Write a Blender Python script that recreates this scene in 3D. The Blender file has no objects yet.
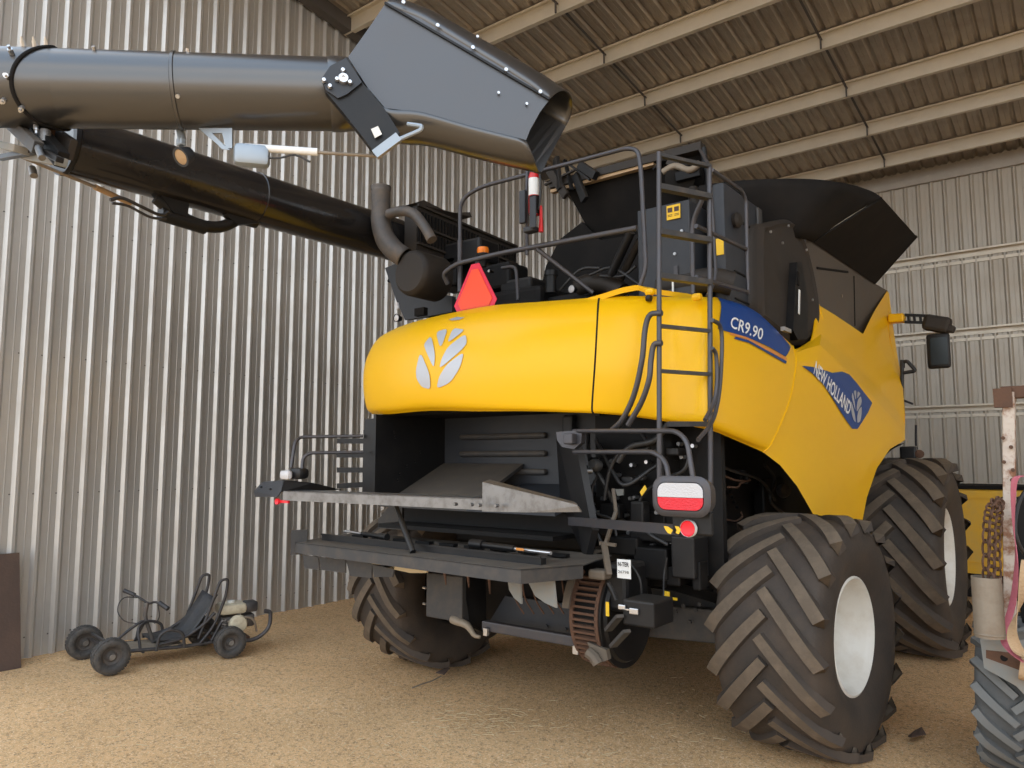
import bpy, bmesh, math, random
from math import sin, cos, pi, radians as R
from mathutils import Vector, Matrix, Euler
from mathutils.bvhtree import BVHTree
random.seed(7)
scn = bpy.context.scene
COL = scn.collection
# ------------------------------------------------------------------ camera
FPX = 752.0; TILT = math.atan(76/752.0); YAW = R(38.0); CAMH = 1.85
FW = Vector((-sin(YAW)*cos(TILT), cos(YAW)*cos(TILT), sin(TILT)))
RT = Vector((cos(YAW), sin(YAW), 0)); UP = RT.cross(FW)
CAMO = Vector((0, 0, CAMH))
cam = bpy.data.cameras.new('camera'); co = bpy.data.objects.new('camera', cam); COL.objects.link(co)
cam.sensor_width = 36; cam.lens = 36*FPX/1024
co.matrix_world = Matrix.Translation(CAMO) @ Matrix((RT, UP, -FW)).transposed().to_4x4()
cam.clip_end = 400
scn.camera = co
def A(px, py, x=None, y=None, z=None):
    """photo measurement -> world point on a known plane"""
    d = FW + RT*((px-512)/FPX) + UP*((384-py)/FPX)
    t = (z-CAMH)/d.z if z is not None else (x/d.x if x is not None else y/d.y)
    return CAMO + d*t
# ------------------------------------------------------------------ materials
MATS = {}
def mat(name, col, rough=.5, metal=0, dust=None, dcol=(.32,.24,.16), dscale=6, bump=0, bscale=40, spec=None, coat=0, up=0, vary=.0, trans=0, emit=None, dcon=(.45,.7), edge=0):
    m = bpy.data.materials.new(name); m.use_nodes = True
    nt = m.node_tree; N = nt.nodes; L = nt.links; b = N['Principled BSDF']
    b.inputs['Base Color'].default_value = (*col, 1); b.inputs['Roughness'].default_value = rough
    b.inputs['Metallic'].default_value = metal
    if spec is not None: b.inputs['Specular IOR Level'].default_value = spec
    if coat: b.inputs['Coat Weight'].default_value = coat; b.inputs['Coat Roughness'].default_value = .08
    if trans: b.inputs['Transmission Weight'].default_value = trans
    if emit: b.inputs['Emission Color'].default_value = (*emit[:3], 1); b.inputs['Emission Strength'].default_value = emit[3]
    tc = N.new('ShaderNodeTexCoord')
    base = None
    if vary:
        n0 = N.new('ShaderNodeTexNoise'); n0.inputs['Scale'].default_value = 2.3; n0.inputs['Detail'].default_value = 6
        L.new(tc.outputs['Object'], n0.inputs['Vector'])
        mx = N.new('ShaderNodeMix'); mx.data_type = 'RGBA'
        L.new(n0.outputs['Fac'], mx.inputs['Factor'])
        mx.inputs['A'].default_value = (*[c*(1-vary) for c in col], 1); mx.inputs['B'].default_value = (*[min(1, c*(1+vary)) for c in col], 1)
        base = mx.outputs['Result']
    if dust:
        n = N.new('ShaderNodeTexNoise'); n.inputs['Scale'].default_value = dscale; n.inputs['Detail'].default_value = 8; n.inputs['Roughness'].default_value = .65
        L.new(tc.outputs['Object'], n.inputs['Vector'])
        r = N.new('ShaderNodeMapRange'); r.inputs['From Min'].default_value = dcon[0]; r.inputs['From Max'].default_value = dcon[1]; r.inputs['To Max'].default_value = dust; r.inputs['To Min'].default_value = dust*.15
        L.new(n.outputs['Fac'], r.inputs['Value'])
        fac = r.outputs['Result']
        if up:
            g = N.new('ShaderNodeNewGeometry'); s = N.new('ShaderNodeSeparateXYZ'); L.new(g.outputs['Normal'], s.inputs[0])
            ma = N.new('ShaderNodeMath'); ma.operation = 'MULTIPLY_ADD'; ma.use_clamp = True
            L.new(s.outputs['Z'], ma.inputs[0]); ma.inputs[1].default_value = up; L.new(fac, ma.inputs[2]); fac = ma.outputs[0]
        mx = N.new('ShaderNodeMix'); mx.data_type = 'RGBA'; L.new(fac, mx.inputs['Factor'])
        if base: L.new(base, mx.inputs['A'])
        else: mx.inputs['A'].default_value = (*col, 1)
        mx.inputs['B'].default_value = (*dcol, 1)
        base = mx.outputs['Result']
        mr = N.new('ShaderNodeMapRange'); L.new(fac, mr.inputs['Value']); mr.inputs['To Min'].default_value = rough; mr.inputs['To Max'].default_value = max(rough, .85)
        L.new(mr.outputs['Result'], b.inputs['Roughness'])
    if base: L.new(base, b.inputs['Base Color'])
    if bump:
        n = N.new('ShaderNodeTexNoise'); n.inputs['Scale'].default_value = bscale; n.inputs['Detail'].default_value = 5
        L.new(tc.outputs['Object'], n.inputs['Vector'])
        bp = N.new('ShaderNodeBump'); bp.inputs['Strength'].default_value = bump; bp.inputs['Distance'].default_value = .02
        L.new(n.outputs['Fac'], bp.inputs['Height']); L.new(bp.outputs['Normal'], b.inputs['Normal'])
    MATS[name] = m
    return m
zincL = mat('zinc_wall', (.57,.555,.53), .36, .62, dust=.3, dcol=(.40,.35,.29), dscale=1.5, vary=.06)
zincR = mat('zinc_far', (.47,.43,.37), .42, .35, dust=.35, dcol=(.50,.43,.34), dscale=2, vary=.06)
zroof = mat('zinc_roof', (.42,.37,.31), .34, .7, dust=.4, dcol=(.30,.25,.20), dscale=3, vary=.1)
purl = mat('galvanised_purlin', (.66,.60,.50), .4, .35, dust=.25, dcol=(.50,.44,.35), dscale=4, vary=.08)
darksteel = mat('dark_steel_beam', (.10,.09,.085), .6, .3)
yellow = mat('yellow_paint', (.90,.49,.0), .36, 0, spec=.35, dust=.05, dcol=(.62,.42,.06), dscale=2.5, coat=.05, bump=.015, bscale=3)
yellowd = mat('dusty_yellow_paint', (.82,.46,.02), .42, 0, dust=.45, dcol=(.50,.36,.16), dscale=3, coat=.1)
black = mat('black_paint', (.008,.008,.009), .42, 0, spec=.35, dust=.10, dcol=(.10,.08,.06), dscale=5, up=.30)
blackg = mat('auger_black', (.022,.021,.022), .20, .35, dust=.15, dcol=(.12,.095,.07), dscale=2.2, coat=.25, dcon=(.5,.8), bump=.03, bscale=2.5)
blackf = mat('flat_black_rubber', (.009,.008,.0075), .8, 0, spec=.2, dust=.2, dcol=(.05,.038,.03), dscale=3)
slate = mat('slate_panel', (.030,.034,.042), .48, 0, spec=.4, dust=.15, dcol=(.12,.10,.08), dscale=4)
char = mat('charcoal_deck', (.045,.045,.047), .5, .2, dust=.4, dcol=(.16,.125,.09), dscale=9, up=.5)
brownblk = mat('dusty_dome', (.022,.017,.013), .65, 0, dust=.45, dcol=(.05,.034,.022), dscale=4)
tankg = mat('tank_side_grey', (.085,.07,.055), .6, 0, dust=.4, dcol=(.16,.12,.085), dscale=4)
railm = mat('rail_grey', (.075,.075,.085), .38, .5, dust=.3, dcol=(.15,.11,.08), dscale=12, up=.3)
bolt = mat('bolt_zinc', (.65,.65,.66), .3, .9)
steel = mat('bare_steel', (.27,.265,.26), .36, .85, dust=.55, dcol=(.15,.12,.095), dscale=14)
galv = mat('galvanised_part', (.33,.37,.41), .4, .5)
augst = mat('auger_steel', (.13,.127,.125), .27, .8, dust=.18, dcol=(.14,.11,.085), dscale=2.2, dcon=(.5,.8), bump=.03, bscale=2.5)
spst = mat('spout_steel', (.10,.105,.115), .36, .45, dust=.12, dcol=(.15,.12,.10), dscale=3, bump=.03, bscale=3)
lever = mat('dusty_lever', (.13,.105,.08), .7, .2, dust=.6, dcol=(.19,.145,.10), dscale=20)
tyre = mat('tyre_rubber', (.026,.023,.021), .72, 0, dust=.8, dcol=(.095,.066,.045), dscale=3.5, dcon=(.3,.75), bump=.15, bscale=60)
lugm = mat('dusty_lug_rubber', (.11,.083,.058), .85, 0, dust=.7, dcol=(.19,.14,.095), dscale=9, bump=.2, bscale=60)
rimw = mat('white_rim', (.80,.78,.72), .35, 0, dust=.35, dcol=(.50,.42,.32), dscale=6)
blue = mat('blue_decal', (.010,.055,.23), .4, spec=.3)
white = mat('white_decal', (.85,.85,.83), .4)
silver = mat('silver_decal', (.50,.51,.54), .45, .5)
orange = mat('orange_decal', (.75,.28,.05), .4)
redm = mat('red_reflector', (.85,.02,.035), .3, emit=None)
triO = mat('orange_triangle', (.95,.075,.015), .4)
triR = mat('red_triangle_border', (.75,.012,.05), .35)
amber = mat('amber_beacon', (.9,.22,.01), .25)
sticky = mat('yellow_sticker', (.85,.52,.02), .45)
lensw = mat('white_lens', (.60,.58,.58), .2, bump=.3, bscale=120)
lensr = mat('red_lens', (.72,.015,.03), .2, bump=.3, bscale=120)
rust = mat('rusty_steel', (.13,.065,.038), .85, .1, dust=.7, dcol=(.07,.042,.028), dscale=10, bump=.3)
rustdk = mat('dark_rusty_plate', (.085,.055,.042), .8, .1, dust=.6, dcol=(.14,.085,.06), dscale=3, bump=.2)
rustw = mat('rusty_white_post', (.62,.55,.47), .7, 0, dust=.95, dcol=(.27,.12,.06), dscale=9, dcon=(.48,.6), bump=.3)
tan = mat('tan_strap', (.48,.32,.18), .85, bump=.3, bscale=90)
pink = mat('pink_strap', (.50,.14,.18), .8, bump=.3, bscale=90)
canm = mat('dusty_can', (.30,.25,.19), .6, .3, dust=.8, dcol=(.26,.19,.13), dscale=8, bump=.2)
dgrey = mat('grey_frame_paint', (.22,.23,.22), .7, 0, dust=.6, dcol=(.30,.23,.16), dscale=8)
kartblk = mat('kart_frame_black', (.03,.03,.033), .45, .2, dust=.4, dcol=(.16,.12,.09), dscale=20)
vinyl = mat('seat_vinyl', (.035,.036,.04), .4, 0, dust=.35, dcol=(.14,.12,.10), dscale=9, bump=.4, bscale=14)
cream = mat('cream_tank', (.62,.55,.40), .45, 0, dust=.6, dcol=(.34,.25,.15), dscale=25)
karttyre = mat('kart_tyre', (.045,.042,.04), .8, 0, dust=.5, dcol=(.17,.14,.11), dscale=20, bump=.5, bscale=60)
exr = mat('extinguisher_red', (.62,.02,.02), .3)
exhm = mat('exhaust_grey', (.085,.08,.078), .55, .4, dust=.6, dcol=(.24,.18,.13), dscale=7)
machbl = mat('machinery_black', (.007,.007,.0075), .5, .1, spec=.22, dust=.18, dcol=(.045,.034,.024), dscale=8, up=.12)
hose = mat('black_hose', (.022,.022,.023), .45, 0, dust=.25, dcol=(.1,.08,.06), dscale=15)
glassd = mat('mirror_dark', (.02,.025,.025), .15, .3)
straw = mat('straw', (.62,.48,.28), .9)
# ------------------------------------------------------------------ mesh helpers
def smooth_mesh(me, ang=35):
    bm = bmesh.new(); bm.from_mesh(me)
    for f in bm.faces: f.smooth = True
    for e in bm.edges:
        if len(e.link_faces) == 2:
            e.smooth = e.calc_face_angle(0) < R(ang)
    bm.to_mesh(me); bm.free()
WL = {}
class MB:
    def __init__(s): s.bm = bmesh.new()
    def _add(s, verts, faces, mi=0):
        vs = [s.bm.verts.new(v) for v in verts]
        for f in faces:
            try:
                ff = s.bm.faces.new([vs[i] for i in f]); ff.material_index = mi
            except ValueError: pass
        return vs
    def box(s, c, size, rot=None, mi=0, bev=0):
        hx, hy, hz = [q/2 for q in size]
        M = (rot.to_matrix() if isinstance(rot, Euler) else rot) if rot is not None else Matrix.Identity(3)
        if bev > 0:
            b = min(bev, hx*.9, hy*.9, hz*.9)
            t = bmesh.new(); bmesh.ops.create_cube(t, size=1)
            for v in t.verts: v.co = Vector((v.co.x*2*hx, v.co.y*2*hy, v.co.z*2*hz))
            bmesh.ops.bevel(t, geom=t.edges[:], offset=b, segments=2, affect='EDGES', profile=.5)
            t.verts.index_update()
            s._add([Vector(c)+M@v.co for v in t.verts], [[v.index for v in f.verts] for f in t.faces], mi); t.free(); return s
        P = [Vector(c)+M@Vector((x,y,z)) for x in (-hx,hx) for y in (-hy,hy) for z in (-hz,hz)]
        s._add(P, [(0,1,3,2),(4,6,7,5),(0,4,5,1),(2,3,7,6),(0,2,6,4),(1,5,7,3)], mi); return s
    def bar(s, p0, p1, w, h, upv=(0,0,1), mi=0, bev=0):
        p0, p1 = Vector(p0), Vector(p1); d = p1-p0; l = d.length
        if l < 1e-5: return s
        yv = d/l; u = Vector(upv)
        if abs(yv.dot(u)) > .98: u = Vector((1,0,0))
        xv = yv.cross(u).normalized(); zv = xv.cross(yv)
        return s.box((p0+p1)/2, (w, l, h), Matrix((xv, yv, zv)).transposed(), mi, bev)
    def tube(s, pts, r, n=10, mi=0, cap=True, closed=False):
        pts = [Vector(p) for p in pts]; m = len(pts)
        rs = r if isinstance(r, (list, tuple)) else [r]*m
        T = []
        for i in range(m):
            a = pts[(i-1) % m] if closed else pts[max(i-1,0)]; b = pts[(i+1) % m] if closed else pts[min(i+1,m-1)]
            T.append((b-a).normalized())
        nrm = T[0].orthogonal().normalized(); rings = []
        for i in range(m):
            nrm = (nrm - T[i]*nrm.dot(T[i]))
            nrm = nrm.normalized() if nrm.length > 1e-6 else T[i].orthogonal().normalized()
            bn = T[i].cross(nrm)
            rings.append([s.bm.verts.new(pts[i]+(nrm*cos(2*pi*k/n)+bn*sin(2*pi*k/n))*rs[i]) for k in range(n)])
        R_ = m if closed else m-1
        for i in range(R_):
            a, b = rings[i], rings[(i+1) % m]
            for k in range(n):
                f = s.bm.faces.new((a[k], a[(k+1)%n], b[(k+1)%n], b[k])); f.material_index = mi
        if cap and not closed:
            f = s.bm.faces.new(rings[0][::-1]); f.material_index = mi
            f = s.bm.faces.new(rings[-1]); f.material_index = mi
        return s
    def cyl(s, p0, p1, r, n=20, mi=0): return s.tube([p0, p1], r, n, mi)
    def lathe(s, prof, o, ax, n=48, mi=0, ref=None):
        """prof: list of (axial, radius) about axis ax through o"""
        ax = Vector(ax).normalized(); u = Vector(ref) if ref else ax.orthogonal(); u = (u-ax*u.dot(ax)).normalized(); w = ax.cross(u); o = Vector(o)
        rings = []
        for a, r in prof:
            if r < 1e-6: rings.append([s.bm.verts.new(o+ax*a)])
            else: rings.append([s.bm.verts.new(o+ax*a+(u*cos(2*pi*k/n)+w*sin(2*pi*k/n))*r) for k in range(n)])
        for a, b in zip(rings, rings[1:]):
            for k in range(n):
                q = [a[k % len(a)], a[(k+1) % len(a)], b[(k+1) % len(b)], b[k % len(b)]]
                q2 = []
                for v in q:
                    if v not in q2: q2.append(v)
                if len(q2) > 2:
                    f = s.bm.faces.new(q2); f.material_index = mi
        return s
    def prism(s, pts, ext, mi=0):
        pts = [Vector(p) for p in pts]; ext = Vector(ext); n = len(pts)
        s._add(pts+[p+ext for p in pts], [list(range(n))[::-1], list(range(n, 2*n))]+[(i, (i+1)%n, n+(i+1)%n, n+i) for i in range(n)], mi); return s
    def grid(s, rows, mi=0, thick=0, direction=None):
        n = len(rows[0]); vs = [[s.bm.verts.new(p) for p in r] for r in rows]; fs = []
        for a, b in zip(vs, vs[1:]):
            for i in range(n-1):
                try:
                    f = s.bm.faces.new((a[i], a[i+1], b[i+1], b[i])); f.material_index = mi; fs.append(f)
                except ValueError: pass
        return s
    def bolts(s, pts, nrm, r=.012, h=.012, mi=0):
        nrm = Vector(nrm).normalized()
        for p in pts: s.tube([Vector(p), Vector(p)+nrm*h], r, 6, mi)
        return s
    def build(s, name, m, parent=None, smooth=None, thick=0, **kw):
        bmesh.ops.remove_doubles(s.bm, verts=s.bm.verts[:], dist=1e-5)
        bmesh.ops.recalc_face_normals(s.bm, faces=s.bm.faces[:])
        me = bpy.data.meshes.new(name); s.bm.to_mesh(me); s.bm.free()
        for q in (m if isinstance(m, (list, tuple)) else [m]): me.materials.append(q)
        xs = [v.co for v in me.vertices]
        lo = Vector([min(v[i] for v in xs) for i in range(3)]); hi = Vector([max(v[i] for v in xs) for i in range(3)])
        c = (lo+hi)/2; c.z = lo.z
        me.transform(Matrix.Translation(-c))
        if smooth: smooth_mesh(me, smooth)
        o = bpy.data.objects.new(name, me); COL.objects.link(o); WL[o] = c
        if parent is not None: o.parent = parent; o.location = c-WL[parent]
        else: o.location = c
        if thick:
            md = o.modifiers.new('thickness', 'SOLIDIFY'); md.thickness = abs(thick); md.offset = -1 if thick > 0 else 1
        for k, v in kw.items(): o[k] = v
        return o
def thing(name, loc, label, cat, group=None):
    o = bpy.data.objects.new(name, None); COL.objects.link(o); o.location = loc; WL[o] = Vector(loc); o.empty_display_size = .2
    o['label'] = label; o['category'] = cat
    if group: o['group'] = group
    return o
def cr(p, t):
    """Catmull-Rom through list p at t in 0..len-1"""
    i = min(int(t), len(p)-2); f = t-i
    p1, p2 = p[i], p[i+1]; p0 = p[i-1] if i > 0 else p1*2-p2; p3 = p[i+2] if i+2 < len(p) else p2*2-p1
    return ((p1*2)+(p2-p0)*f+(p0*2-p1*5+p2*4-p3)*f*f+(p1*3-p0-p2*3+p3)*f*f*f)*.5
def curve(p, n): p = [Vector(q) for q in p]; return [cr(p, (len(p)-1)*k/(n-1)) for k in range(n)]
def lin(p, n):
    p = [Vector(q) for q in p]; out = []
    for k in range(n):
        t = (len(p)-1)*k/(n-1); i = min(int(t), len(p)-2); out.append(p[i].lerp(p[i+1], t-i))
    return out
def surf(rows, nu, nv, f=curve):
    rr = [f(r, nu) for r in rows]
    cols = [curve([r[i] for r in rr], nv) for i in range(nu)]
    return [[cols[i][j] for i in range(nu)] for j in range(nv)]
def fillet(pts, r, n=5):
    pts = [Vector(p) for p in pts]; out = [pts[0]]
    for a, b, c in zip(pts, pts[1:], pts[2:]):
        d1 = (a-b); d2 = (c-b); q = min(r, d1.length*.49, d2.length*.49); s = b+d1.normalized()*q; e = b+d2.normalized()*q
        for k in range(n+1):
            t = k/n; out.append(s*(1-t)**2+b*2*t*(1-t)+e*t*t)
    out.append(pts[-1]); return out
def circ(c, r, ax, n=24, a0=0, a1=2*pi):
    ax = Vector(ax).normalized(); u = ax.orthogonal().normalized(); w = ax.cross(u)
    return [Vector(c)+(u*cos(a0+(a1-a0)*k/n)+w*sin(a0+(a1-a0)*k/n))*r for k in range(n)]
# draping flat decals over a curved panel
def bvh_of(o):
    me = o.data; off = WL[o]
    return BVHTree.FromPolygons([v.co+off for v in me.vertices], [list(p.vertices) for p in me.polygons])
def drape(polys, bvh, d, name, m, parent, off=.005, cuts=None, thick=0, **kw):
    """polys: world-space planar polygons; cast along d on the panel"""
    d = Vector(d).normalized(); bm = bmesh.new()
    for p in polys:
        vs = [bm.verts.new(q) for q in p]; bm.faces.new(vs)
    bmesh.ops.triangulate(bm, faces=bm.faces[:])
    for _ in range(6):
        es = [e for e in bm.edges if e.calc_length() > (cuts or .06)]
        if not es: break
        bmesh.ops.subdivide_edges(bm, edges=es, cuts=1); bmesh.ops.triangulate(bm, faces=bm.faces[:])
    for v in bm.verts:
        h = bvh.ray_cast(v.co-d*2.0, d)
        if h[0] is not None: v.co = h[0]-d*off
    mb = MB(); mb.bm.free(); mb.bm = bm
    o = mb.build(name, m, parent, **kw)
    return o
def text_polys(body, size, shear=0, bold=0):
    c = bpy.data.curves.new('t', 'FONT'); c.body = body; c.size = size; c.offset = bold; c.resolution_u = 3; c.shear = shear
    o = bpy.data.objects.new('t', c); COL.objects.link(o)
    dg = bpy.context.evaluated_depsgraph_get(); me = bpy.data.meshes.new_from_object(o.evaluated_get(dg))
    P = [[me.vertices[i].co.copy() for i in f.vertices] for f in me.polygons]
    bpy.data.objects.remove(o); bpy.data.curves.remove(c); bpy.data.meshes.remove(me)
    return P
def place_text(body, p0, p1, h, m, name, parent, bvh=None, d=None, upd=None, bold=0, shear=0, width_fit=True):
    """text on the line p0->p1 with cap height h"""
    P = text_polys(body, 1, shear, bold); p0, p1 = Vector(p0), Vector(p1)
    xs = [v.x for f in P for v in f]; ys = [v.y for f in P for v in f]
    x0, w = min(xs), max(xs)-min(xs); y0, hh = min(ys), max(ys)-min(ys)
    U = (p1-p0)/w; V = Vector(upd).normalized()*h/hh
    Q = [[p0+U*(v.x-x0)+V*(v.y-y0) for v in f] for f in P]
    if bvh: return drape(Q, bvh, d, name, m, parent, off=.009, cuts=.08)
    mb = MB()
    for f in Q: mb._add(f, [list(range(len(f)))])
    return mb.build(name, m, parent)
def structure(o): o['kind'] = 'structure'; return o
# ------------------------------------------------------------------ shed
WX, WY = -8.05, 14.4          # left wall and far wall
def zr(y): return 6.90+(WY-y)*.135
YO = 2.3                      # open front of the shed
# floor with low relief
mb = MB(); rows = []
xs = [-8.6+.25*i for i in range(int(18/.25))]; ys = [-2.0+.25*i for i in range(int(18/.25))]
from mathutils import noise
def fz(x, y):
    h = .016*noise.noise(Vector((x*.6, y*.6, 0)))+.01*noise.noise(Vector((x*2.1, y*2.1, 3)))
    near = max(0, 1-abs(x-WX)/.8)
    return h - .012 + near*.03*(.6+noise.noise(Vector((y*1.3, 0, 5))))
mb.grid([[Vector((x, y, fz(x, y))) for x in xs] for y in ys])
def soil(name, base, b2, b3):
    m = bpy.data.materials.new(name); m.use_nodes = True; N = m.node_tree.nodes; L = m.node_tree.links; b = N['Principled BSDF']; b.inputs['Roughness'].default_value = .95; b.inputs['Specular IOR Level'].default_value = .1
    tc = N.new('ShaderNodeTexCoord')
    def nz(sc, det=8, ro=.6):
        n = N.new('ShaderNodeTexNoise'); n.inputs['Scale'].default_value = sc; n.inputs['Detail'].default_value = det; n.inputs['Roughness'].default_value = ro; L.new(tc.outputs['Object'], n.inputs['Vector']); return n
    def rng(o, a, b_): r = N.new('ShaderNodeMapRange'); r.inputs['From Min'].default_value = a; r.inputs['From Max'].default_value = b_; L.new(o, r.inputs['Value']); return r.outputs['Result']
    def mix(fac, a, c):
        x = N.new('ShaderNodeMix'); x.data_type = 'RGBA'; L.new(fac, x.inputs['Factor'])
        for s_, v in (('A', a), ('B', c)):
            if isinstance(v, tuple): x.inputs[s_].default_value = (*v, 1)
            else: L.new(v, x.inputs[s_])
        return x.outputs['Result']
    c1 = mix(rng(nz(1.1).outputs['Fac'], .35, .65), base, b2)
    c2 = mix(rng(nz(26, 8, .85).outputs['Fac'], .50, .62), c1, b3)
    c3 = mix(rng(nz(70, 4, .8).outputs['Fac'], .54, .61), c2, (.92,.70,.45))
    c4 = mix(rng(nz(45, 5, .8).outputs['Fac'], .57, .66), c3, (.20,.12,.07))
    L.new(c4, b.inputs['Base Color'])
    bp = N.new('ShaderNodeBump'); bp.inputs['Strength'].default_value = .8; bp.inputs['Distance'].default_value = .015; L.new(nz(38, 8, .8).outputs['Fac'], bp.inputs['Height']); L.new(bp.outputs['Normal'], b.inputs['Normal'])
    return m
soilm = soil('packed_soil', (.80,.50,.25), (.66,.405,.195), (.36,.205,.10))
structure(mb.build('floor', soilm, smooth=60))
# ground outside the open side of the shed
mb = MB(); mb.box((0,-42,-.075), (140,90,.1)); structure(mb.build('floor', soil('yard_soil', (.50,.36,.22), (.44,.31,.19), (.38,.26,.16))))
# ribbed sheets
def ribbed(p0, along, up, depthv, length, heights, pitch=.2, rib=.032, w=.052):
    """rows of a trapezoid-rib sheet; heights(k)->(lo,hi) along up"""
    prof = []; n = int(length/pitch); 
    for k in range(n):
        s = k*pitch; c = s+pitch/2
        t = w/2; f = min(.028, t*.8)
        prof += [(s, 0), (s+.003, .004*(1 if rib > 0 else -1)), (s+.008, .004*(1 if rib > 0 else -1)), (s+.011, 0), (c-t, 0), (c-t+f, rib), (c+t-f, rib), (c+t, 0)]
    prof.append((n*pitch, 0)); return prof
AX, AY, AZ = Vector((1,0,0)), Vector((0,1,0)), Vector((0,0,1))
prof = ribbed(None, None, None, None, 17.6, None, rib=.032, w=.078)
mb = MB(); mb.grid([[Vector((WX+d, YO-.06+s, z)) for s, d in prof if YO-.06+s < WY+.1] for z in (-.15, 6.9)]+[[Vector((WX+d, YO-.06+s, zr(YO-.06+s)-.01)) for s, d in prof if YO-.06+s < WY+.1]]); wl = structure(mb.build('wall_left', zincL, thick=.003))
prof = ribbed(None, None, None, None, 16.6, None, rib=.030, w=.074)
mb = MB(); mb.grid([[Vector((WX-.1+s, WY-d, z)) for s, d in prof] for z in (-.1, 7.0)]); structure(mb.build('wall_far', zincR, thick=.003))
prof = ribbed(None, None, None, None, 19.0, None, rib=.035, w=.08)
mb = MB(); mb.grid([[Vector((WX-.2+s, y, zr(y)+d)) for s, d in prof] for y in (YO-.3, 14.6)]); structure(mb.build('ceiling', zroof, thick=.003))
mb = MB(); mb.grid([[Vector((10.9, YO+s, z)) for s in (0, WY-YO)] for z in (-.1, 7.5)]); structure(mb.build('wall_right_unseen', zincR, thick=.003))  # out of view; added to block light from the right, darkening sheet reflections
# purlins: z sections under the roof, running across the shed
py_ = [A(780, q, z=6.95).y for q in (1,)]
ztr = 0
def purlin_y(py):
    y = 9.0
    for _ in range(20):
        p = A(780, py, z=zr(y)-.03); y = p.y
    return y
PY = [purlin_y(q) for q in (50, 104, 146.5, 180.5)]
print('purlins', PY)
sp = (PY[3]-PY[0])/3
allp = [PY[0]-sp*k for k in range(7, 0, -1) if PY[0]-sp*k > YO]+PY
ti = 1
for y in allp:
    z = zr(y)
    mb = MB()
    sec = [(-.075,-.030),(-.075,-.003),(0,-.003),(0,-.20),(.07,-.20),(.07,-.175),(.066,-.175),(.066,-.197),(.003,-.197),(.003,-.006),(-.072,-.006),(-.072,-.030)]
    mb.prism([Vector((WX+.04, y+a, z+b-.004)) for a, b in sec], (16.5, 0, 0)); structure(mb.build('trim_%d' % ti, purl)); ti += 1
# eave member on far wall
mb = MB(); mb.box((0, WY-.06, zr(WY)-.16), (16.3, .05, .24)); structure(mb.build('trim_%d' % ti, zroof)); ti += 1
# bridging rods between the purlins
for xb in (-5.2, -2.6, 0.0, 2.6):
    for k in range(len(allp)-1):
        y0, y1 = allp[k], allp[k+1]
        mb = MB(); mb.bar((xb, y0+.02, zr(y0)-.09), (xb, y1-.01, zr(y1)-.09), .03, .012); mb.bar((xb, y1-.05, zr(y1)-.09), (xb, y1-.05, zr(y1)-.23), .02, .02)
        structure(mb.build('trim_%d' % ti, darksteel)); ti += 1
# wall girts (the far wall shows them)
for z in (1.42, 2.70, 3.96, 5.27):
    mb = MB(); sec = [(0,-.05),(0,.06),(-.12,.06),(-.12,.03),(-.117,.03),(-.117,.056),(-.004,.056),(-.004,-.05)]
    mb.prism([Vector((WX+.1, WY-.03+a, z+b)) for a, b in sec], (16, 0, 0)); mb.box((0, WY-.02, z-.12), (16, .02, .05))
    structure(mb.build('trim_%d' % ti, purl)); ti += 1
# dark rafter over the left wall
mb = MB(); mb.prism([Vector((WX+.05, YO, zr(YO)-.2)), Vector((WX+.05, YO, zr(YO)-.01)), Vector((WX+.05, 14.3, zr(14.3)-.01)), Vector((WX+.05, 14.3, zr(14.3)-.2))], (.15,0,0)); structure(mb.build('trim_%d' % ti, darksteel)); ti += 1
# screws on left wall
mb = MB()
for z in (.2, 1.53, 2.86, 4.19, 5.52):
    for k in range(0, 65):
        mb.box((WX+.004, YO-.06+k*.2+.05, z), (.006, .012, .012))
structure(mb.build('trim_%d' % ti, darksteel)); ti += 1
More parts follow.
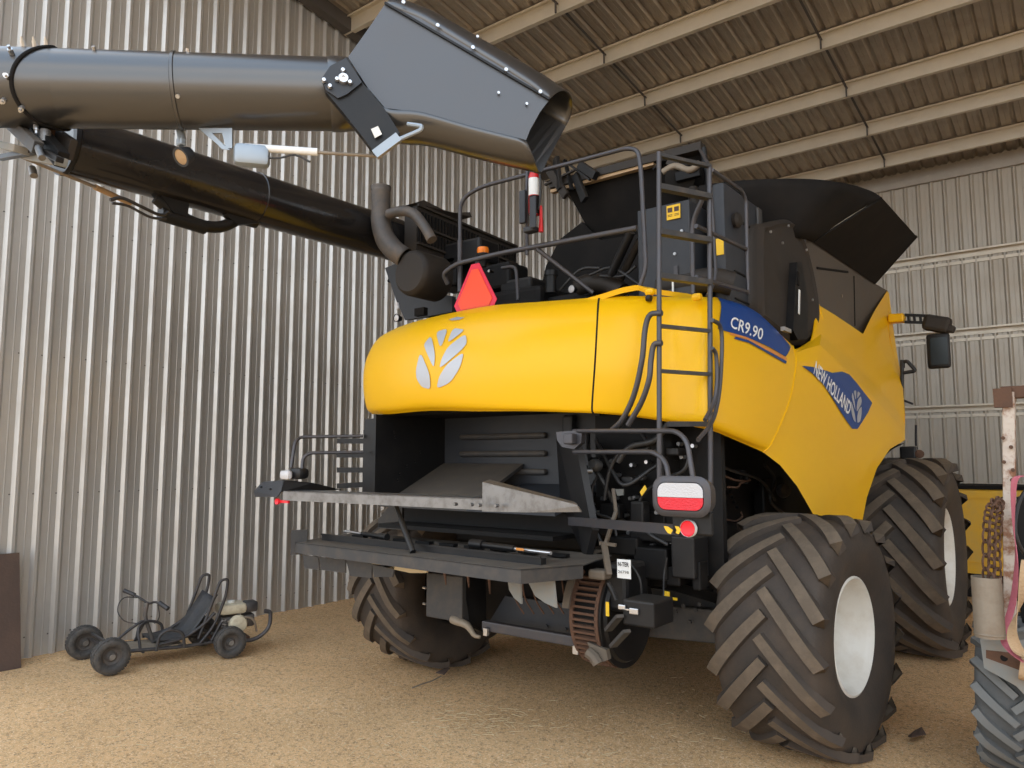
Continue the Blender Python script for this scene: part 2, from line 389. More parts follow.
# ------------------------------------------------------------------ combine: root, wheels
comb = thing('combine_harvester', (-3.45, 6.6, 0), 'large yellow and black combine harvester parked in the shed with its rear to us', 'combine harvester')
def big_wheel(name, cen, Rt, W, Rr, nl, rotz, outer=1, lh=.034, parent=None, rake=.56, mats=None):
    """agricultural wheel; axle along x; outer=+1 -> dish faces +x"""
    M = Matrix.Rotation(rotz, 3, 'Z'); ax = M@Vector((outer,0,0)); fwd = M@Vector((0,1,0)); up = Vector((0,0,1)); c = Vector(cen)
    h = W/2
    mb = MB()
    prof = [(-h*.72,Rr*1.0),(-h*.86,Rr*1.10),(-h*1.02,Rr+(Rt-Rr)*.42),(-h*1.0,Rr+(Rt-Rr)*.70),(-h*.90,Rt-lh*1.55),(-h*.70,Rt-lh*1.12),(-h*.35,Rt-lh*1.0),(0,Rt-lh*.95),(h*.35,Rt-lh*1.0),(h*.70,Rt-lh*1.12),(h*.90,Rt-lh*1.55),(h*1.0,Rr+(Rt-Rr)*.70),(h*1.02,Rr+(Rt-Rr)*.42),(h*.86,Rr*1.10),(h*.72,Rr*1.0)]
    pp = curve([Vector((a,r,0)) for a, r in prof], 43)
    mb.lathe([(p.x,p.y) for p in pp], c, ax, 72, 0, ref=up)
    def surfr(a):
        for i in range(len(pp)-1):
            if pp[i].x <= a <= pp[i+1].x and pp[i].y > Rr*1.3:
                t = (a-pp[i].x)/max(1e-6, pp[i+1].x-pp[i].x); return pp[i].y+(pp[i+1].y-pp[i].y)*t
        return Rt-lh*1.55
    w = ax.cross(up)                     # angle direction
    def P(a, r, th): return c+ax*a+(up*cos(th)+w*sin(th))*r
    sgn = 1
    for side in (-1, 1):
        for k in range(nl):
            th0 = 2*pi*(k+(.5 if side > 0 else 0))/nl
            path = []
            ns = 9
            for i in range(ns):
                t = i/(ns-1)         # 0 shoulder .. 1 centre
                a = side*h*(1.0-t*1.04)
                th = th0 + -outer*rake*(t**.9)
                path.append((a, th, t))
            lw0, lw1 = .038*Rt/.75, .031*Rt/.75
            rings = []
            for i, (a, th, t) in enumerate(path):
                a2, th2, _ = path[min(i+1, ns-1)]; a1, th1, _ = path[max(i-1, 0)]
                ta = Vector((a2-a1, (th2-th1)*Rt)); ta.normalize(); pn = Vector((-ta.y, ta.x))
                hw = lw0*(1-t)+lw1*t
                ro = Rt - lh*(.75 if i == 0 else (.22 if i == 1 else 0))
                ri = surfr(min(max(a, -h*.94), h*.94))-.012
                rg = []
                for q, rr in ((-hw*1.35, ri), (-hw, ro), (hw, ro), (hw*1.35, ri)):
                    rg.append(mb.bm.verts.new(P(a+pn.x*q, rr, th+pn.y*q/Rt)))
                rings.append(rg)
            # run down the sidewall
            a, th, t = path[0]
            rg = []
            for q in (-lw0, -lw0*.8, lw0*.8, lw0):
                rg.append(mb.bm.verts.new(P(side*h*1.015, Rr+(Rt-Rr)*.74, th+q/Rt)))
            rings.insert(0, rg)
            for ra, rb in zip(rings, rings[1:]):
                for j in range(3):
                    f = mb.bm.faces.new((ra[j], ra[j+1], rb[j+1], rb[j])); f.material_index = 1 if j == 1 else 0
            f = mb.bm.faces.new(rings[-1])
    o = mb.build(name, mats or [tyre, lugm], parent, smooth=38)
    # rim: deep dish
    mb = MB(); f = h*.80
    rp = [(f-.012, Rr*1.075),(f+.016, Rr*1.08),(f+.022, Rr*1.04),(f+.0, Rr*.985),(f-.03, Rr*.955),(f-.10, Rr*.93),(f-.13, Rr*.86),(f-.30, Rr*.83),(f-.36, Rr*.78),(f-.37, Rr*.55),(f-.30, Rr*.48),(f-.30, Rr*.30),(f-.30,0)]
    mb.lathe([(a,r) for a,r in rp], c, ax, 56, 0, ref=up)
    rim = mb.build('rim', rimw, o, smooth=40, label='white rim')
    mb = MB(); mb.lathe([(f-.30, Rr*.26),(f-.20, Rr*.25),(f-.18, Rr*.2),(f-.18,0)], c, ax, 24)
    for k in range(10):
        a = 2*pi*k/10; q = c+ax*(f-.30)+(up*cos(a)+w*sin(a))*Rr*.39; mb.tube([q, q+ax*.03], .018, 6)
    mb.build('hub', [rimw], rim, smooth=40)
    return o
DIRN = 1
ST = R(-5.3)
big_wheel('rear_wheel', (-1.60, 5.25, .735), .755, .68, .345, 17, ST, 1, parent=comb)
big_wheel('rear_wheel', (-5.02, 5.25, .735), .755, .68, .345, 17, ST, -1, parent=comb)
big_wheel('front_wheel', (-1.58, 8.45, .92), .95, .80, .43, 18, 0, 1, lh=.05, parent=comb)
big_wheel('front_wheel', (-5.10, 8.45, .92), .95, .80, .43, 18, 0, -1, lh=.05, parent=comb)
# ------------------------------------------------------------------ yellow bodywork
plan = [(-4.95,5.6),(-5.12,4.95),(-5.08,4.52),(-4.90,4.27),(-4.5,4.12),(-4.0,4.03),(-3.45,4.0),(-2.98,4.04),(-2.55,4.15)]
zb = [2.27,2.27,2.26,2.24,2.22,2.22,2.19,2.17,2.145]
zt = [2.93,2.94,2.95,2.97,2.98,2.985,2.99,2.975,2.975]
cen = Vector((-3.45, 5.4))
rows = []
for t, off in ((0,.06),(.07,.0),(.3,-.035),(.55,-.03),(.75,.02),(.9,.10),(1,.22)):
    r = []
    for (x, y), b, tt in zip(plan, zb, zt):
        d = Vector((cen.x-x, cen.y-y)); d = Vector((d.x*.45 if y > 4.3 else d.x*.12, d.y)) if y < 4.6 else Vector((d.x, 0))
        d.normalize(); z = b+(tt-b)*(t if t < .9 else .9+(t-.9)*1.0)
        r.append(Vector((x+d.x*off, y+d.y*off, z)))
    rows.append(r)
HG = surf(rows, 60, 28)
# fix orientation-dependent solidify direction by keeping both skins thin
row0 = [A(594,413,y=4.15),A(628,416,y=4.25),A(663,421,y=4.38),A(700,428,x=-1.95),A(716,432,x=-1.88),A(742,443,x=-1.84),A(763,452,x=-1.8)]
rowa = [A(593,406,y=4.13),A(628,409,y=4.22),A(664,413,y=4.35),A(702,418,x=-1.90),A(718,422,x=-1.84),A(748,434,x=-1.79),A(772,442,x=-1.76)]
rowm = [A(596,362,y=4.11),A(632,363,y=4.20),A(668,366,y=4.35),A(706,372,x=-1.88),A(728,379,x=-1.82),A(760,391,x=-1.77),A(789,402,x=-1.74)]
rowu = [A(598,325,y=4.17),A(635,325,y=4.27),A(672,328,y=4.43),A(706,332,x=-1.90),A(728,336,x=-1.85),A(764,349,x=-1.80),A(796,364,x=-1.77)]
rowt = [A(599,304,y=4.27),A(636,303,y=4.36),A(675,303,y=4.52),A(705,303,x=-1.95),A(723,305,x=-1.91),A(754,316,x=-1.87),A(794,350,x=-1.82)]
rowt2 = [A(600,297,y=4.38),A(637,296,y=4.47),A(675,297,y=4.64),A(705,297,x=-2.00),A(723,299,x=-1.97),A(754,311,x=-1.92),A(793,346,x=-1.87)]
mb = MB(); g = surf([row0,rowa,rowm,rowu,rowt,rowt2], 50, 28); mb.grid(g); side = mb.build('rear_side_panel', yellow, comb, smooth=60, thick=.0)
for j in range(28):
    dlt = g[j][0]+Vector((-.012,-.004,0))-HG[j][-1]
    for i in range(60):
        w_ = max(0, (i-34)/25); HG[j][i] = HG[j][i]+dlt*(w_*w_*(3-2*w_))
mb = MB(); mb.grid(HG); hood = mb.build('rear_hood', yellow, comb, smooth=60, thick=.0)
mb = MB(); mb.tube([g[k][-1] for k in range(28)], .006, 6); mb.build('panel_edge', yellow, side)
mb = MB(); mb.tube([g[k][0]+Vector((-.007,.004,0)) for k in range(28)], .008, 6); mb.build('panel_seam', blackf, side)
# front side shield with the diagonal crease
b0 = [A(763,452,x=-1.80),A(780,465,x=-1.76),A(797,486,x=-1.72),A(813,514,x=-1.68),A(838,519,x=-1.66),A(862,523,x=-1.63),A(867,497,x=-1.62),A(877,468,x=-1.60),A(890,449,x=-1.58),A(905,440,x=-1.56)]
b1 = [A(780,425,x=-1.77),A(800,436,x=-1.74),A(818,452,x=-1.71),A(833,470,x=-1.68),A(845,478,x=-1.66),A(857,482,x=-1.64),A(867,466,x=-1.62),A(878,451,x=-1.60),A(890,443,x=-1.58),A(905,439,x=-1.56)]
b2 = [A(795,362,x=-1.78),A(806,362,x=-1.76),A(818,364,x=-1.74),A(834,378,x=-1.71),A(848,392,x=-1.69),A(862,406,x=-1.66),A(873,416,x=-1.64),A(884,425,x=-1.61),A(894,432,x=-1.58),A(905,438,x=-1.56)]
b3 = [A(795,353,x=-1.80),A(806,349,x=-1.79),A(820,345,x=-1.77),A(836,360,x=-1.74),A(850,374,x=-1.72),A(864,389,x=-1.69),A(875,400,x=-1.66),A(886,412,x=-1.63),A(896,422,x=-1.60),A(905,432,x=-1.57)]
b4 = [A(796,350,x=-1.84),A(808,344,x=-1.85),A(821,334,x=-1.87),A(837,347,x=-1.84),A(851,360,x=-1.82),A(865,374,x=-1.79),A(876,385,x=-1.75),A(887,397,x=-1.71),A(896,408,x=-1.67),A(905,422,x=-1.61)]
b5 = [A(797,349,x=-1.87),A(811,340,x=-1.89),A(817,304,x=-1.95),A(835,315,x=-1.93),A(850,325,x=-1.91),A(863,334,x=-1.89),A(874,340,x=-1.85),A(884,352,x=-1.80),A(893,368,x=-1.75),A(903,388,x=-1.69)]
mb = MB(); rr = [lin(b, 46) for b in (b0,b1,b2,b3,b4,b5)]
gr = []
for a, b in zip(rr, rr[1:]):
    for k in range(6): gr.append([p.lerp(q, k/6) for p, q in zip(a, b)])
gr.append(rr[-1]); mb.grid(gr); shield = mb.build('side_shield', yellow, comb, smooth=14)
# upper front corner of the shield
mb = MB(); c = [A(863,334,x=-1.89),A(874,312,x=-1.92),A(887,291,x=-1.96)]; d = [A(903,388,x=-1.69),A(895,340,x=-1.82),A(889,293,x=-1.95)]
mb.grid([lin([p, q], 6) for p, q in zip(curve(c, 8), curve(d, 8))]); mb.build('shield_corner', yellow, shield, smooth=40)
mb = MB(); fe = curve([A(905,440,x=-1.56), A(904,400,x=-1.66), A(895,360,x=-1.77), A(889,330,x=-1.85), A(889,293,x=-1.95)], 20)
mb.grid([fe, [p+Vector((-.12,.12,0)) for p in fe]]); mb.build('front_edge', yellow, shield, smooth=40)
# rolled black lip of the front wheel arch
mb = MB(); ap = curve([A(862,524,x=-1.64),A(866,499,x=-1.63),A(876,470,x=-1.61),A(889,452,x=-1.59),A(905,443,x=-1.57)], 16)
mb.grid([ap, [p+Vector((-.35,.05,-.05)) for p in ap]]); mb.build('arch_liner', blackf, shield, smooth=50)
# rolled inner edge by the dome notch
mb = MB(); mb.tube(curve([A(794,352,x=-1.83),A(806,347,x=-1.86),A(818,338,x=-1.89),A(822,322,x=-1.92),A(817,304,x=-1.95)], 16), .018, 8); mb.build('notch_edge', yellow, shield, smooth=60)
# decals ------------------------------------------------------------
sb = bvh_of(side); fb = bvh_of(shield); hb = bvh_of(hood)
X0 = -1.7
def D(pts, x=X0): return [A(px, py, x=x) for px, py in pts]
DS = (-1, .35, 0)
def dray(pts, bvh, name, m, parent, off=.006, cuts=.05, **kw):
    """decal outlines measured off the panel itself"""
    bm = bmesh.new()
    for poly in pts:
        vs = []
        for px, py in poly:
            d = (FW + RT*((px-512)/FPX) + UP*((384-py)/FPX)).normalized(); h = bvh.ray_cast(CAMO, d)
            if h[0] is None:
                h = min((bvh.find_nearest(CAMO+d*(3.5+.1*k)) for k in range(60)), key=lambda q: q[3])
            vs.append(bm.verts.new(h[0]))
        bm.faces.new(vs)
    bmesh.ops.triangulate(bm, faces=bm.faces[:])
    for _ in range(5):
        es = [e for e in bm.edges if e.calc_length() > cuts]
        if not es: break
        bmesh.ops.subdivide_edges(bm, edges=es, cuts=1); bmesh.ops.triangulate(bm, faces=bm.faces[:])
    for v in bm.verts:
        q = bvh.find_nearest(v.co); n = q[1]
        if n.dot(CAMO-q[0]) < 0: n = -n
        v.co = q[0]+n*off
    mb = MB(); mb.bm.free(); mb.bm = bm
    return mb.build(name, m, parent, **kw)
dray([[(717,298),(735,303),(758,312),(781,323),(790,347),(785,357),(768,347),(745,337),(717,329)]], sb, 'model_decal', blue, side)
dray([[(729,335),(745,339),(765,350),(786,361),(786,358),(765,347),(745,337),(729,333)]], sb, 'orange_stripe', orange, side, label='thin orange stripe under the blue decal')
dray([[(733,339),(748,343),(766,353),(785,364),(786,361.5),(766,350.5),(748,340.5),(735,337)]], sb, 'blue_stripe', blue, side)
def text_on(body, p0, p1, v0, bvh, m, name, parent, off=.011, bold=0.0, fontshear=0):
    P = text_polys(body, 1, fontshear, bold); xs = [v.x for f in P for v in f]; ys = [v.y for f in P for v in f]
    x0, w = min(xs), max(xs)-min(xs); y0, hh = min(ys), max(ys)-min(ys)
    Q = [[(p0[0]+(p1[0]-p0[0])*(v.x-x0)/w+v0[0]*(v.y-y0)/hh, p0[1]+(p1[1]-p0[1])*(v.x-x0)/w+v0[1]*(v.y-y0)/hh) for v in f] for f in P]
    return dray(Q, bvh, name, m, parent, off=off, cuts=.2)
text_on('CR9.90', (728.5,328), (760.5,341), (2,-11.5), sb, white, 'model_lettering', side, bold=.012)
dray([[(801,366),(812,367),(831.6,373),(841.6,371.7),(848.8,374.6),(856,383),(871.7,403),(857,429),(851.6,429),(840,412),(823,385),(811,373)]], fb, 'brand_decal', blue, shield)
text_on('NEW HOLLAND', (812,374), (847.5,416), (3,-13), fb, white, 'brand_lettering', shield, bold=.02)
# leaf emblem (six blades): outlines in unit space from the hood badge
LEAF = [[(0,.33),(.07,.62),(.28,.26),(.31,.01),(.13,.05),(.02,.18)],
        [(.13,.73),(.27,.88),(.37,.58),(.36,.34),(.18,.63)],
        [(.36,.93),(.60,.99),(.50,.72),(.45,.70)],
        [(.59,.74),(.70,.995),(.92,.97),(.89,.93)],
        [(.46,.33),(.50,.50),(.62,.70),(.96,.91),(1.0,.72)],
        [(.43,.02),(.47,.22),(.62,.42),(.95,.62),(.88,.36),(.70,.12)]]
def rounded(poly, n=3):
    # corner cutting keeps the leaf blades soft
    for _ in range(2):
        q = []
        for a, b in zip(poly, poly[1:]+poly[:1]):
            q += [(a[0]*.82+b[0]*.18, a[1]*.82+b[1]*.18), (a[0]*.18+b[0]*.82, a[1]*.18+b[1]*.82)]
        poly = q
    return poly
hp = lambda u, v: (417+50*u+3*(v-.5), 390-62*v)
dray([[hp(*q) for q in rounded(b)] for b in LEAF], hb, 'leaf_emblem', silver, hood)
dray([[(449,320),(457,317.5),(465,318),(459,320.5),(452,321)]], hb, 'latch_plate', silver, hood)
hp2 = lambda u, v: (851+12*u-3*v, 421-35*v+7*u)
dray([[hp2(*q) for q in rounded(b)] for b in LEAF], fb, 'leaf_emblem', silver, shield, off=.010, cuts=.2)
# ------------------------------------------------------------------ combine: dark body
def V3(*a): return Vector(a)
mb = MB(); mb.box((-3.45, 7.08, 2.0), (2.30, 4.04, 1.75), bev=.03); mb.box((-3.45, 7.02, 2.45), (2.95, 3.86, .85), bev=.03)
mb.prism([V3(-4.55,5.5,.55), V3(-4.55,8.8,.55), V3(-4.55,8.9,1.2), V3(-4.55,5.2,1.2)], (2.1,0,0))
core = mb.build('body_core', machbl, comb)
# side framework seen through the wheel arch
mb = MB(); mb.box((-2.26, 5.6, 1.85), (.05, 2.3, .5)); mb.box((-2.24, 6.4, 1.2), (.10, .5, 1.0), bev=.02)
mb.bar((-2.2, 4.7, 1.35), (-2.2, 6.5, 1.25), .10, .16)
mb.bolts([A(px, py, x=-2.22) for px, py in ((731,497),(733,502),(736,507),(729,492),(745,480),(757,483))], (1,0,0), .014, .02)
mb.build('side_frame', machbl, comb)
mb = MB(); mb.cyl(A(742,470,x=-2.2), A(742,483,x=-2.2), .05, 14); mb.cyl(A(746,476,x=-2.15), A(746,484,x=-2.15), .025); mb.build('filter_bowl', machbl, comb)
mb = MB(); mb.lathe([(0,0),(0,.05),(.02,.06),(.06,.05),(.06,0)], A(781,491,x=-2.1), (1,-.6,.1), 16); mb.build('fitting_cap', steel, comb, smooth=40)
for pts, r in (([(716,473),(735,480),(745,481)], .008), ([(728,487),(738,487),(741,483),(750,480)], .008), ([(725,519),(735,521),(742,517),(741,512)], .006), ([(700,455),(730,470),(760,480),(775,500)], .012), ([(765,465),(775,480),(770,500),(785,515)], .014)):
    mb = MB(); mb.tube(curve([A(px,py,x=-2.12) for px,py in pts], 24), r, 8); mb.build('hydraulic_line', hose if r > .01 else rust, comb, smooth=50)
# rear chute opening under the hood
mb = MB(); mb.box((-4.66, 4.62, 1.86), (.03, .95, .72)); mb.bolts([A(px,py,x=-4.64) for px,py in ((394,432),(395,437),(398,480),(400,474),(407,466),(415,461),(420,452))], (1,0,0), .012, .012); mb.build('chute_side', black, comb)
mb = MB(); mb.box((-4.735, 4.18, 1.88), (.15, .03, .62)); mb.build('chute_side', black, comb)
chx = lambda px,py: A(px,py,y=4.95)
mb = MB(); mb.box((-3.9, 4.98, 1.95), (1.75, .03, .75)); mb.box((-3.28, 4.93, 1.9), (.10,.08,.6), bev=.02)
cb = mb.build('chute_back', slate, comb)
for py in (437.5, 454, 471, 487.5):
    a = A(461,py,y=4.955); b = A(547,py+ (1.5 if py < 440 else 0),y=4.955); b.z = a.z
    mb = MB(); mb.box((a+b)/2, ((b-a).length, .07, .048), bev=.018); mb.build('stamped_rib', char, cb)
mb = MB(); q = [A(405,462,y=4.93), A(458,462,y=4.93), A(470,490,y=4.55), A(392,490,y=4.40)]
mb.prism([V3(-4.72,4.95,1.82), V3(-3.75,4.95,1.82), V3(-3.75,4.25,1.50), V3(-4.72,4.25,1.50)], (0,0,-.03)); mb.build('chute_floor', char, comb)
mb = MB(); mb.prism([V3(-3.75,4.95,1.66), V3(-2.95,4.95,1.66), V3(-2.95,4.25,1.50), V3(-3.75,4.25,1.50)], (0,0,-.03)); mb.build('chute_floor', slate, comb)
mb = MB(); mb.prism([A(556,432,y=4.45), A(575,440,y=4.3), A(592,530,y=4.2), A(585,560,y=4.25), A(560,500,y=4.5)], (.04,.02,0)); mb.build('chute_side', black, comb)
mb = MB(); mb.box((-3.55, 4.85, 2.24), (2.6, .9, .04)); mb.build('hood_floor', blackf, comb)
mb = MB(); mb.box((-2.42, 4.72, 1.62), (.95, .06, 1.1)); mb.box((-2.62, 4.69, 1.25), (.55, .04, .5), bev=.01)
rb = mb.build('rear_bulkhead', machbl, comb)
mb = MB(); mb.bolts([A(px,py,y=4.66) for px,py in ((587,467),(580,477),(573,486),(578,498),(591,498),(606,498),(594,504),(618,498),(600,512),(634,498),(628,515),(614,528),(632,532),(682,444),(696,446),(676,460),(696,478),(685,457),(635,465),(615,461),(572,470),(638,497),(675,541),(685,560),(678,543),(617,546),(655,545),(664,470),(650,462),(604,452),(620,475),(645,478),(660,512))], (0,-1,0), .014, .06, 0)
mb.build('bolt_pattern', bolt, rb, kind='stuff')
# clutter of hoses, valves and brackets behind the lamp arm
def hs(pts, y, r=.013, m=hose, name='hydraulic_hose'):
    mb = MB(); mb.tube(curve([A(px,py,y=y+dy) for px,py,dy in pts], 30), r, 8); return mb.build(name, m, comb, smooth=50)
hs([(588,430,.2),(590,460,0),(602,480,-.05),(612,500,0),(622,520,.05),(640,530,.1)], 4.55, .016)
hs([(596,440,.1),(612,470,0),(625,485,-.05),(650,470,.05),(672,455,.1)], 4.5, .014)
hs([(640,430,.1),(648,448,0),(622,452,0),(610,470,0),(604,500,0)], 4.5, .014)
hs([(668,423,0),(655,440,0),(630,447,0),(618,462,0)], 4.45, .02)
hs([(585,510,0),(600,540,0),(606,560,0),(600,590,0)], 4.5, .014)
hs([(598,475,0),(592,490,0),(596,512,0),(612,520,0),(617,540,0)], 4.5, .010)
hs([(690,450,0),(684,470,0),(662,480,.05),(640,500,.1),(646,530,0),(668,545,0)], 4.5, .012)
hs([(700,540,0),(706,560,.1),(700,585,.2),(712,590,.3)], 4.7, .014)
hs([(618,575,0),(622,560,0),(632,566,-.02),(640,580,-.02),(642,600,0)], 4.3, .008)
hs([(667,558,0),(664,575,0),(663,600,-.1),(657,615,-.1),(662,622,-.1)], 4.4, .006)
for px, py, w, h, d in ((598,463,.09,.08,.1),(612,511,.16,.10,.08),(631,481,.09,.06,.12),(650,445,.22,.06,.10),(668,452,.20,.05,.12),(640,512,.10,.14,.10),(592,532,.08,.20,.08),(605,530,.10,.08,.1),(657,562,.24,.20,.2),(630,545,.22,.12,.2),(690,556,.16,.26,.22),(660,537,.40,.06,.10),(678,575,.10,.12,.16),(640,575,.08,.14,.14),(700,575,.06,.18,.12)):
    mb = MB(); mb.box(A(px,py,y=4.55), (w, d, h), bev=.012); mb.build('valve_block' if w < .12 else 'machine_bracket', machbl if (px+py) % 2 else black, rb)
mb = MB(); mb.lathe([(0,0),(0,.04),(.03,.045),(.06,.035),(.08,.03),(.08,0)], A(598,466,y=4.5), (0,-1,.2), 14); mb.lathe([(0,0),(0,.022),(.05,.022),(.05,0)], A(592,471,y=4.45), (-1,-1,0), 10); mb.build('valve_fitting', steel, rb, smooth=40)
mb = MB(); mb.prism([A(640,492,y=4.4),A(645,485,y=4.4),A(647,489,y=4.4),A(642,496,y=4.4)], (0,-.004,0)); mb.build('warning_sticker', sticky, rb)
mb = MB(); mb.prism([A(616,489,y=4.5),A(624,489,y=4.5),A(624,495,y=4.5),A(618,496,y=4.5)], (0,-.01,0)); mb.build('plate', dgrey, rb)
# pivoting lamp arms ------------------------------------------------
def lamp(side):
    L_ = side < 0
    if not L_:
        p = [A(574,431,y=4.15),A(676,431,y=3.72),A(687,440,y=3.68),A(693,478,y=3.66)]; p2 = [A(574,452,y=4.12),A(654,452,y=3.74),A(666,461,y=3.70),A(669,480,y=3.66)]
    else:
        p = [A(363,436,y=4.15),A(300,437,y=3.78),A(295,442,y=3.72),A(291,468,y=3.68)]; p2 = [A(363,452,y=4.12),A(309,453,y=3.76),A(303,458,y=3.72),A(302,469,y=3.70)]
    mb = MB(); mb.tube(fillet(p, .07, 5), .014, 10)
    o = mb.build('lamp_arm', railm, comb, smooth=50)
    mb = MB(); mb.tube(fillet(p2, .07, 5), .014, 10); mb.build('arm_rail', railm, o, smooth=50)
    return o
la = lamp(1); lb = lamp(-1)
mb = MB(); mb.prism([A(556,432,y=4.12),A(582,430,y=4.12),A(581,443,y=4.12),A(574,449,y=4.12),A(562,447,y=4.12),A(557,440,y=4.12)], (0,.05,0)); mb.box(A(570,439,y=4.09), (.07,.06,.07), bev=.01); mb.build('pivot_bracket', railm, la)
# right tail lamp
def rrect(c, w, h, r, n=6):
    out = []
    for cx_, cz_, a in ((w/2-r, h/2-r, 0), (-w/2+r, h/2-r, 90), (-w/2+r, -h/2+r, 180), (w/2-r, -h/2+r, 270)):
        for k in range(n+1):
            t = R(a+90*k/n); out.append(Vector(c)+V3(cx_+r*cos(t), 0, cz_+r*sin(t)))
    return out
lc = A(680,496.5,y=3.62)
mb = MB(); ro = rrect(lc, .30, .185, .06); rm = rrect(lc+V3(0,.01,0), .325, .21, .07); rbk = rrect(lc+V3(.01,.10,0), .28, .17, .06); ri = rrect(lc+V3(0,-.002,0), .262, .148, .05); rin = rrect(lc+V3(0,.012,0), .25, .135, .045)
rings = [rin, ri, ro, rm, rbk]; n_ = len(ri)
mb.grid([r+[r[0]] for r in rings]); mb._add(rbk, [list(range(n_))]); mb._add(rin, [list(range(n_))[::-1]])
hl = mb.build('lamp_housing', railm, la, smooth=50)
lens = rrect(lc+V3(0,-.004,0), .252, .138, .045)
def half(pts, z, top):
    out = []
    for a, b in zip(pts, pts[1:]+pts[:1]):
        ia, ib = (a.z >= z) == top, (b.z >= z) == top
        if ia: out.append(a)
        if ia != ib: t = (z-a.z)/(b.z-a.z); out.append(a.lerp(b, t))
    return out
mb = MB(); mb.prism(half(lens, lc.z, True), (0,.02,0), mi=0); mb.build('white_lens', lensw, hl, label='white upper half of the tail lamp lens') if False else None
mb = MB(); mb.prism(half(lens, lc.z-.004, True), (0,.015,0)); o_ = mb.build('lamp_lens', lensw, la); o_['label'] = 'white upper lens'
mb = MB(); mb.prism(half(lens, lc.z-.006, False), (0,.015,0)); o_ = mb.build('lamp_lens', lensr, la); o_['label'] = 'red lower lens'
mb = MB(); q = lc+V3(0,.05,-.09); mb.box(q+V3(.03,.03,-.05), (.22,.03,.12), bev=.01); mb.build('reflector_mount', black, comb); mb = MB(); mb.bar(A(570,521,y=4.3), A(680,530,y=3.70), .03, .055); mb.build('reflector_arm', railm, comb)
rc = A(688.5,528.5,y=3.67)
mb = MB(); mb.lathe([(0,0),(.006,.034),(.012,.040),(-.01,.040),(-.01,0)], rc, (0,-1,0), 28); mb.build('red_reflector', redm, comb, smooth=30)
mb = MB(); mb.lathe([(0,.039),(.014,.042),(.0,.045),(-.01,.045)], rc, (0,-1,0), 28); mb.build('reflector_ring', white, comb, smooth=30)
mb = MB()
for a, b in ((664,672),(675,680)):
    mb.prism([A(a,526,y=3.66),A(a+4,526.5,y=3.66),A(b+1,530,y=3.66),A(b-1,534,y=3.66),A(b-4,533,y=3.66),A(a+2,530,y=3.66)], (0,-.004,0))
mb.build('hazard_stripe', sticky, comb, kind='stuff')
# left tail lamp (its whitish side and black back)
c_ = A(291,474,y=3.68)
mb = MB(); mb.box(c_+V3(.06,.03,.005), (.16,.10,.09), bev=.03); o = mb.build('lamp_housing', black, lb, smooth=40)
mb = MB(); mb.box(A(286,475,y=3.63), (.12,.05,.075), bev=.025); mb.build('lamp_lens', lensw, o, smooth=40)
# left slatted guard
mb = MB(); mb.box(A(366,465,y=4.33), (.05,.03,.60)); gd = mb.build('slat_guard', black, comb)
for py in (441, 455, 470, 486):
    mb = MB(); mb.bar(A(338,py,y=4.30)+V3(0,0,0), A(366,py-(1.5 if py > 480 else 0),y=4.30), .03, .045); mb.build('slat', black, gd)
# upper straw deflector plate ---------------------------------------
z0 = 1.60
mb = MB(); xl, xr = -5.10, -2.95
mb.prism([V3(xl,3.60,z0), V3(xr,3.68,z0), V3(xr,3.82,z0+.005), V3(xl+.1,3.76,z0+.005)], (0,0,.008))
mb.prism([V3(xl,3.60,z0+.008), V3(xl,3.60,z0-.065), V3(xl,3.63,z0-.065), V3(xl,3.63,z0+.008)], (xr-xl,.08,0))
dp = mb.build('straw_deflector', steel, comb); dp['label'] = 'bare steel deflector plate'
mb = MB(); mb.prism([A(482.5,483,y=3.66),A(505,488.5,y=3.62),A(577.5,506,y=3.50),A(581,512,y=3.50),A(528,512.5,y=3.58),A(482,511.5,y=3.66)], (0,.012,0)); mb.prism([A(482.5,483,y=3.66),A(577.5,506,y=3.50),A(577.5,506,y=3.50)+V3(-.05,.06,.01),A(482.5,483,y=3.66)+V3(0,.07,.015)], (0,0,.006))
mb.bolts([A(px,py,y=3.60) for px, py in ((457,504),(473,504.5),(481,505),(498,505.5))], (0,-1,0), .011, .03); mb.build('end_plate', steel, dp)
mb = MB(); mb.prism([A(283,480,y=3.62),A(312,483,y=3.75),A(340,490,y=3.95),A(281,492,y=3.60)], (0,.02,0)); mb.build('wing_gusset', blackf, dp)
mb = MB(); mb.prism([A(254,491,y=3.78),A(262,482,y=3.82),A(284,480,y=3.62),A(281,491,y=3.60),A(277,497,y=3.60),A(255,497,y=3.78)], (0,.012,0)); mb.bolts([A(px,py,y=3.66) for px,py in ((262,487),(271,489),(277,493))], (0,-1,0), .009, .02); mb.build('wing_plate', slate, dp)
q = A(277.5,501.5,y=3.60)
mb = MB(); mb.lathe([(0,0),(.006,.020),(.01,.024),(-.01,.024),(-.01,0)], q, (0,-1,0), 20); mb.bar(q+V3(.02,.02,0), q+V3(.12,.02,0), .02, .02); mb.build('red_reflector', [redm], dp)
mb = MB(); mb.tube([A(394,500,y=3.85), A(413,552,y=3.72)], .016, 10); mb.tube([A(401,520,y=3.80), A(413,552,y=3.72)], .022, 10); mb.build('gas_strut', black, comb, smooth=40)
# dark fabric box below the deflector
mb = MB(); mb.box((-3.75, 4.45, 1.40), (1.7,.03,.22)); mb.box((-3.75, 4.3, 1.33), (1.7,.30,.03)); mb.build('chopper_housing', machbl, comb)
mb = MB(); mb.prism([A(378,520,y=4.6),A(390,505,y=4.6),A(402,495,y=4.6),A(402,530,y=4.6),A(378,528,y=4.6)], (0,.03,0)); mb.build('housing_ear', char, comb)
